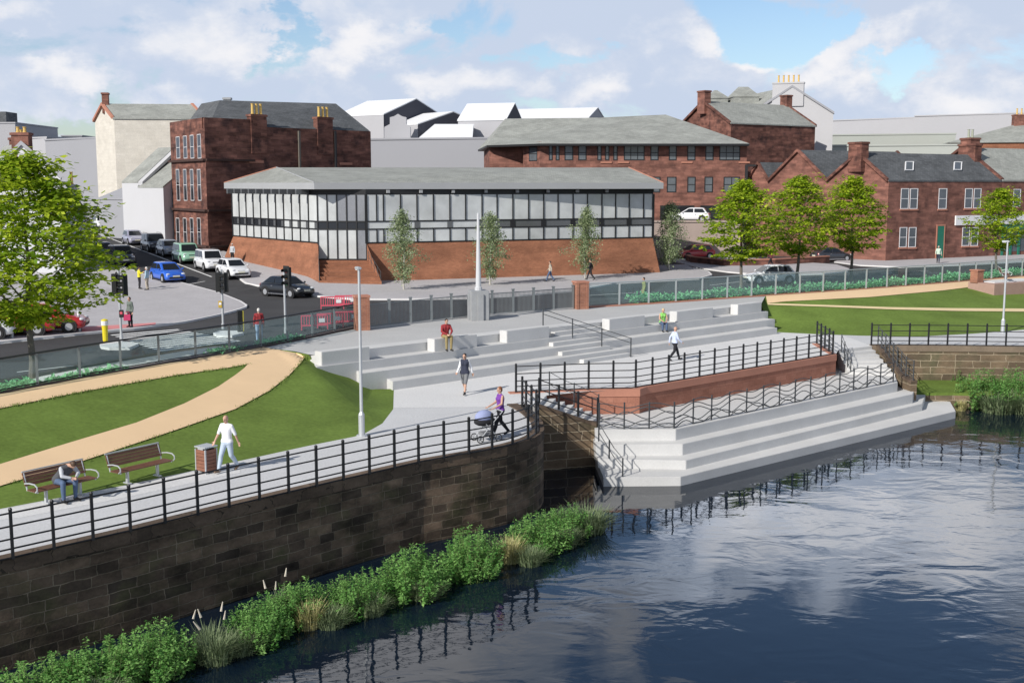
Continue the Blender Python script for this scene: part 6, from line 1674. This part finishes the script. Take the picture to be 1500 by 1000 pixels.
# raised car park and its wall
cp = thing('car_park_wall', 'pinkish retaining wall of the raised car park behind the red car', 'wall', D(1000, 380, 120))
a, b = D(945, 325, 120), D(1085, 325, 120)
mb = MB(); mb.prism([xy(a), xy(b), (b.x, 125.3), (a.x, 127)], .6, DECKZ); mb.build('retaining_wall', tan_wall, cp)
mb = MB(); mb.prism([(a.x, 119.9), (b.x, 119.9), (b.x, 120.3), (a.x, 120.3)], DECKZ + .003, DECKZ + .2); mb.build('wall_coping', tan_wall, cp)
f_ = Facade(D(1026, 310, 120.2), D(1056, 310, 120.2)); mb = MB()
lwl = thing('boundary_wall', 'low dark brown brick wall before the red car and tree island', 'wall', P(1080, 389, 1.0))
wl_px = [(1004, 383), (1012, 386), (1060, 391), (1135, 390), (1215, 385)]
wp = [P(x, y, Z_ST) for x, y in wl_px]; mb = MB(); wp2 = offset_line(wp, .35)
mb.prism([xy(p) for p in wp + wp2[::-1]], .7, 1.6); mb.build('brick_face', sandstone, lwl)
mb = MB(); o1, o2 = offset_line(wp, -.04), offset_line(wp, .39); mb.prism([xy(p) for p in o1 + o2[::-1]], 1.603, 1.7, bottom=True); mb.build('coping', red_cope, lwl)
# ---- gabled sandstone behind
bg = thing('gabled_tenement', 'dark red sandstone gabled block with two end chimneys behind the offices', 'building', D(1070, 250, 150))
a, b, c = D(1070, 220, 146), D(1193, 220, 154), D(993, 220, 160)
ze = D(1130, 183.5, 150).z; zr = D(1031, 150, 153).z
P4 = [a, b, Vector(b) + (Vector(c) - Vector(a)), c]
gable_house(bg, P4, ze, zr, sandstone, slate_p, 0, .12, 0, verge=sandstone)
m = (Vector(a) + Vector(c)) / 2; chimney(bg, m, 1.0, 1.5, zr - 1.5, D(1031, 133, 153).z, sandstone_b, 0, .5)
m2_ = m + (Vector(b) - Vector(a)); chimney(bg, m2_, 1.0, 1.3, zr - 1.5, zr + 1.5, sandstone_b, 0, .5)
# ---- white gable with pots, roof with dormers
wg = thing('white_gable_house', 'tall white gable end with a broad stack of five yellow pots', 'building', D(1160, 200, 170))
a, b = D(1096, 200, 172), D(1219.5, 200, 168); d_ = (Vector(b) - Vector(a)).normalized(); nn = Vector((-d_.y, d_.x, 0)) 
nn = (nn + d_ * -.55).normalized(); ze = D(1219, 167, 168).z; zr = D(1154, 128, 170).z
P4 = [a, b, Vector(b) + nn * 17, Vector(a) + nn * 17]
gable_house(wg, P4, ze, zr, render_g, slate_p, 0, .1, 1, verge=massing_d)
m = (Vector(a) + Vector(b)) / 2; m = m + (D(1154, 128, 170) - D(1157.5, 128, 170)); zc = D(1154, 120.5, 170).z
chimney(wg, (m.x, m.y + .38), 4.4, .9, zc - 3.4, zc, render_g, 5, math.atan2(d_.y, d_.x), None, 1.0)
for x0, x1, yt, yb, dd_ in ((1038, 1066, 134, 152, 178), (1074, 1112, 129, 152, 176)):
    a, b = D(x0, yb, dd_), D(x1, yb, dd_); t_ = thing('roof_dormer', 'grey slate dormer roof behind the gabled tenement, ' + ('lower left one' if x0 == 1038 else 'upper right one'), 'dormer', up_(a, a.z - 4))
    gable_house(t_, back(a, b, 5), D(x0, lerp(yt, yb, .55), dd_).z, D(x0, yt, dd_ + 2.5).z, slate_p, slate_p, a.z - 4, .1, 0, hip0=1.2, hip1=1.2)
# ---- right sandstone terrace
rt = thing('sandstone_terrace', 'long red sandstone terrace with three side gables, slate roof and skylights', 'building', D(1297, 380, 115))
c0 = D(1297, 380, 115); fd = Vector((.87, .49, 0)).normalized(); ld = Vector((-.49, .87, 0))
def on_line(o, d, px):
    r = ray(px, 300); den = d.x * r.y - d.y * r.x; t = (r.x * o.y - r.y * o.x) / den; return Vector((o.x + d.x * t, o.y + d.y * t, 0))
o_ = Vector((c0.x, c0.y, 0)); e_ = on_line(o_, fd, 1466); g_ = on_line(o_, (ld * 1 + Vector((-.35, 0, 0))).normalized(), 1095)
ld = (g_ - o_).normalized(); depth = (g_ - o_).length
ze = D(1297, 265.5, 115).z; v1, v2 = on_line(o_, ld, 1212), on_line(o_, ld, 1126)
def zpix(px, py): q = on_line(o_, ld, px); return D(px, py, q.y).z
zr1 = zpix(1254, 237) ; 
seg_ = [(o_, v1, zpix(1254, 226)), (v1, v2, zpix(1169, 222)), (v2, g_, zpix(1108, 240))]
for i, (p, q, zr) in enumerate(seg_):
    run = e_ - o_ if i == 0 else (e_ - o_) * .85
    P4 = [p, p + run, q + run, q]
    gable_house(rt, P4, ze - (.0 if i == 0 else .05), zr, sandstone_b, slate, 0, .06, 0, verge=sandstone)
fr = Facade(o_, e_)
m = (o_ + v1) / 2; zc = zpix(1252, 208); chimney(rt, (m.x, m.y + .2), 1.0, 1.75, zr1 - 1, zc, sandstone, 0, math.atan2(fd.y, fd.x))
m3 = m + (e_ - o_); zc2 = D(1418, 211, m3.y).z; chimney(rt, (m3.x - .3, m3.y), 1.0, 2.2, seg_[0][2] - 2.2, max(zc2, seg_[0][2] + .6), sandstone, 0, math.atan2(fd.y, fd.x))
for x0, x1, y0, y1 in ((1320, 1330.5, 276, 306), (1333.5, 1343.5, 276, 306), (1375.5, 1386, 276, 306), (1414, 1423.5, 276, 305), (1427, 1436, 276, 305), (1318, 1327.5, 333, 362), (1331.5, 1341, 333, 362), (1410, 1419.5, 333, 360), (1423, 1432, 333, 360)):
    window(rt, fr, x0, y0, x1, y1, white_trim, win_glass, 1, 2, True, .07, red_cope)
u0, z1 = fr.hit(1373, 331); u1, _ = fr.hit(1383, 331); mb = MB(); fr.box(mb, u0, u1, 1.1, z1, -.03, .05); dr = mb.build('door', green_door, rt)
mb = MB(); fr.box(mb, u0 - .12, u0, 1.1, z1 + .15, 0, .08); fr.box(mb, u1, u1 + .12, 1.1, z1 + .15, 0, .08); fr.box(mb, u0, u1, z1, z1 + .15, 0, .075); o = mb.build('door_frame', red_cope, rt)
sl0, sl1 = up_(o_, ze), up_((o_ + v1) / 2, seg_[0][2]); sdir = (sl1 - sl0).normalized(); nrm = fd.cross(sdir).normalized(); nrm = nrm if nrm.z > 0 else -nrm
for px in (1331.5, 1402.5):
    r = ray(px, 244); t_ = (sl0 + nrm * .17 - CAM).dot(nrm) / r.dot(nrm); c = CAM + r * t_
    tn_ = (px - 750) / FPX; kk = (sdir.y * tn_ - sdir.x) / (fd.x - fd.y * tn_); sdir_v = (sdir + fd * kk).normalized()
    mb = MB()
    for s_ in (-1, 1): mb.obox(c + fd * (s_ * .55 - .06) - sdir_v * .92, fd * .12, sdir_v * 1.84, nrm * .12); mb.obox(c + sdir_v * (s_ * .87 - .05) - fd * .49, fd * .98, sdir_v * .1, nrm * .118)
    w = mb.build('skylight', white_trim, rt); mb = MB(); mb.face([c + fd * a_ * .5 + sdir_v * b_ * .86 + nrm * .06 for a_, b_ in ((-1, -1), (1, -1), (1, 1), (-1, 1))]); g = mb.build('pane', win_glass, rt); g.parent = w
# neighbour with shop
ns = thing('corner_shop', 'red sandstone shop with blank white sign board and green shop front at the right edge', 'shop', up_(e_, 1))
ne = e_ + fd * 16; P4 = [e_ + fd * .05, ne, ne - ld * -9.0, e_ + fd * .05 + ld * 9.0]
zn = D(1466, 265, e_.y).z
gable_house(ns, P4, zn, zn + 3.4, sandstone_b, slate_p, 0, .1, 0, verge=sandstone)
fn = Facade(e_ + fd * .05, ne)
window(ns, fn, 1485, 277, 1494, 303, white_trim, win_glass, 1, 2, True, .07, red_cope)
u1 = fn.hit(1560, 320)[0]; mb = MB(); ua_, za_ = fr.hit(1399, 316); _, zb_ = fr.hit(1399, 330)
fr.box(mb, ua_, fr.L, zb_, za_, .0, .14); fn.box(mb, 0.02, 9, zb_, za_, .0, .138); mb.build('sign_board', white_trim, ns)
mb = MB()
for px in (1468, 1480, 1492, 1506, 1520): u, _ = fn.hit(px, 350); fn.box(mb, u - .14, u + .14, 1.1, zb_ - .02, .0, .12)
fn.box(mb, .3, 8, zb_ - .5, zb_ - .022, 0, .1); mb.build('shop_front', green_door, ns)
u0 = fn.hit(1468, 350)[0]; mb = MB(); mb.face((fn.pt(u0, 1.5, .02), fn.pt(8, 1.5, .02), fn.pt(8, zb_ - .5, .02), fn.pt(u0, zb_ - .5, .02))); mb.build('shop_window', win_glass, ns)
m4 = (e_ + e_ + ld * 9) / 2 + fd * 1.2; zc = D(1470, 236, m4.y).z; chimney(ns, (m4.x, m4.y), 1.3, 1.5, zn + 1.5, zn + 4.6, sandstone_b, 2, .4, M('grey_pot', (.33, .35, .28), .8, .1), .9)
# right background
dh = thing('distant_terrace', 'distant orange walled terrace with pale hipped roof at right', 'building', D(1450, 230, 190))
gable_house(dh, back(D(1393, 215, 190), D(1560, 215, 186), 16), D(1450, 208, 188).z, D(1480, 184, 196).z, orange_brick, slate_p, 0, .3, 0, hip0=11)
q = D(1493, 168, 195); chimney(dh, (q.x, q.y), 1.9, 1.2, q.z - 5, q.z, sandstone_b, 2, 0, None, 1.0)
block('far long pale grey block on the right skyline', 1215, 1342, 175.5, 262, 250, 30, massing)
block('far grey block rising to the right skyline edge', 1340, 1560, 168, 250, 235, 30, massing)
block('pale greenish row of distant roofs at right, upper', 1210, 1400, 198, 212, 206, 12, M('pale_green_roofs', (.36, .38, .35), .9, .05, .3))
block('pale flat roofed sheds behind the terrace at right', 1215, 1420, 214, 172, 168, 14, M('pale_sheds', (.41, .43, .40), .9, .05, .3))
# ------------------------------------------------------------------ sky, sun, camera
W = bpy.data.worlds.new("World"); SC.world = W; W.use_nodes = True
nt = W.node_tree; bgn = nt.nodes['Background']
EL, AZ = 32.5, math.atan2(-.67, -.742)
sky = nt.nodes.new('ShaderNodeTexSky'); sky.sky_type = 'NISHITA'; sky.sun_disc = False; sky.sun_elevation = R_(EL); sky.sun_rotation = AZ % (2 * math.pi)
sky.air_density = 1.0; sky.dust_density = .6; sky.ozone_density = 1.6
L_ = nt.links.new
def mth(op, a, b=None, c=None):
    n = nt.nodes.new('ShaderNodeMath'); n.operation = op
    for i, v in enumerate((a, b, c)):
        if v is None: continue
        if isinstance(v, (int, float)): n.inputs[i].default_value = v
        else: L_(v, n.inputs[i])
    return n.outputs[0]
tc = nt.nodes.new('ShaderNodeTexCoord'); sx = nt.nodes.new('ShaderNodeSeparateXYZ'); L_(tc.outputs['Generated'], sx.inputs[0])
az = mth('ARCTAN2', sx.outputs[0], sx.outputs[1]); el = mth('ARCSINE', sx.outputs[2])
cmb = nt.nodes.new('ShaderNodeCombineXYZ'); L_(az, cmb.inputs[0]); L_(mth('MULTIPLY', el, 1.5), cmb.inputs[1])
def noise(scale, detail, rough, off=(0, 0, 0), dist=0.):
    mp = nt.nodes.new('ShaderNodeMapping'); mp.inputs['Location'].default_value = off; L_(cmb.outputs[0], mp.inputs[0])
    n = nt.nodes.new('ShaderNodeTexNoise'); n.inputs['Scale'].default_value = scale; n.inputs['Detail'].default_value = detail; n.inputs['Roughness'].default_value = rough; n.inputs['Distortion'].default_value = dist
    L_(mp.outputs[0], n.inputs[0]); return n.outputs[0]
def rng(v, a, b, c=0., d=1., sm=True):
    n = nt.nodes.new('ShaderNodeMapRange'); n.interpolation_type = 'SMOOTHSTEP' if sm else 'LINEAR'
    for i, x in enumerate((a, b, c, d)): n.inputs[i + 1].default_value = x
    L_(v, n.inputs[0]); return n.outputs[0]
def dirpx(px, py): r = ray(px, py).normalized(); return math.atan2(r.x, r.y), math.asin(r.z)
wob = noise(9, 6, .6, (3.1, 1.2, 0))
wob2 = noise(9, 6, .6, (7.7, 5.2, 0))
azw = mth('MULTIPLY_ADD', mth('SUBTRACT', wob, .5), .22, az); elw = mth('MULTIPLY_ADD', mth('SUBTRACT', wob2, .5), .13, el)
def blob(a, e, ra, re, k):
    x = mth('DIVIDE', mth('SUBTRACT', azw, a), ra); y = mth('DIVIDE', mth('SUBTRACT', elw, e), re)
    d = mth('SQRT', mth('ADD', mth('MULTIPLY', x, x), mth('MULTIPLY', y, y)))
    return rng(d, 0., 1., k, 0.)
def blobs(lst):
    out = None
    for b in lst:
        v = blob(*b); out = v if out is None else mth('ADD', out, v)
    return out
def bp_(px, py, rx, ry, k): a, e = dirpx(px, py); return (a, e, rx / FPX, ry / FPX, k)
base = noise(6.4, 9, .60, (.4, .2, 0), .35)
gaps = blobs([bp_(385, 45, 85, 75, .26), bp_(1090, 45, 170, 55, .28), bp_(60, 85, 70, 22, .08), bp_(120, 185, 130, 32, .18), bp_(450, 100, 50, 50, .12), bp_(780, 150, 120, 30, .08), bp_(1330, 90, 110, 40, .14), bp_(820, 70, 110, 40, .2), bp_(640, 30, 90, 30, .16),
    (.27, .385, .24, .055, .8), (.05, .30, .16, .06, .30), (.20, .29, .60, .10, .05), (0., .62, 3.5, .22, .22)])
tops = blobs([bp_(290, 60, 120, 80, .5), bp_(500, 75, 110, 60, .5), bp_(560, 60, 120, 50, .3), bp_(1215, 75, 110, 75, .7), bp_(1010, 60, 70, 45, .5), bp_(1110, 75, 60, 25, .5), bp_(80, 105, 120, 40, .5), bp_(20, 20, 80, 40, .4), bp_(1420, 140, 150, 50, .4), bp_(700, 40, 180, 40, .25), bp_(930, 50, 80, 40, .3), bp_(720, 120, 130, 45, .45), bp_(880, 140, 120, 40, .45), bp_(620, 130, 90, 35, .35), bp_(1330, 40, 130, 40, .3), bp_(230, 150, 120, 30, .4),
    (.36, .275, .30, .06, .55), (-.12, .385, .22, .06, .9), (.55, .22, .2, .05, .4)])
dens = mth('ADD', mth('SUBTRACT', base, gaps), mth('MULTIPLY', tops, .22))
cover_ = rng(dens, .365, .485)
# light tops, blue grey bellies
b2 = noise(7.5, 7, .6, (1.3, 4.1, 0), .2)
lit = rng(mth('ADD', mth('ADD', mth('MULTIPLY', b2, .8), mth('MULTIPLY', tops, .42)), mth('MULTIPLY', mth('SUBTRACT', base, .5), .5)), .40, .70)
cc = nt.nodes.new('ShaderNodeMix'); cc.data_type = 'RGBA'
cc.inputs[6].default_value = (5.8, 6.65, 8.2, 1); cc.inputs[7].default_value = (9.2, 9.15, 9.4, 1); L_(lit, cc.inputs[0])
# far clouds pale, clouds overhead, out of view, dimmed to lower the ambient light
ov_ = nt.nodes.new('ShaderNodeVectorMath'); ov_.operation = 'SCALE'; L_(cc.outputs[2], ov_.inputs[0]); L_(mth('MULTIPLY', rng(el, .40, .75, 1., .22, False), mth('MULTIPLY_ADD', blobs([(.22, .285, .55, .095, 1.), (-.25, .40, .25, .07, .35)]), 1.75, 1.)), ov_.inputs['Scale'])
mx = nt.nodes.new('ShaderNodeMix'); mx.data_type = 'RGBA'; L_(cover_, mx.inputs[0]); tn = nt.nodes.new('ShaderNodeVectorMath'); tn.operation = 'MULTIPLY'; tn.inputs[1].default_value = (1.12, 1.18, 1.30); L_(sky.outputs[0], tn.inputs[0]); L_(tn.outputs[0], mx.inputs[6]); L_(ov_.outputs[0], mx.inputs[7])
L_(mx.outputs[2], bgn.inputs[0]); bgn.inputs['Strength'].default_value = .1
sun = bpy.data.lights.new('sun', 'SUN'); sun.energy = 5.0; sun.angle = R_(.5); sun.color = (1, .95, .88)
so_ = bpy.data.objects.new('sun', sun); COL.objects.link(so_)
ld_ = Vector((.67 * math.cos(R_(EL)), .742 * math.cos(R_(EL)), -math.sin(R_(EL)))); so_.rotation_euler = ld_.to_track_quat('-Z', 'Y').to_euler(); so_.location = (-40, -50, 60)
cam = bpy.data.cameras.new('camera'); co = bpy.data.objects.new('camera', cam); COL.objects.link(co)
cam.sensor_width = 36; cam.lens = 36 * FPX / 1500; co.location = CAM; co.rotation_euler = (math.pi / 2 - PITCH, 0, 0); cam.clip_end = 6000; cam.clip_start = .2
SC.camera = co
SC.view_settings.view_transform = 'Standard'; SC.view_settings.look = 'None'; SC.view_settings.exposure = 0; SC.view_settings.gamma = 1
SC.render.engine = 'CYCLES'; SC.cycles.max_bounces = 8; SC.cycles.transparent_max_bounces = 16
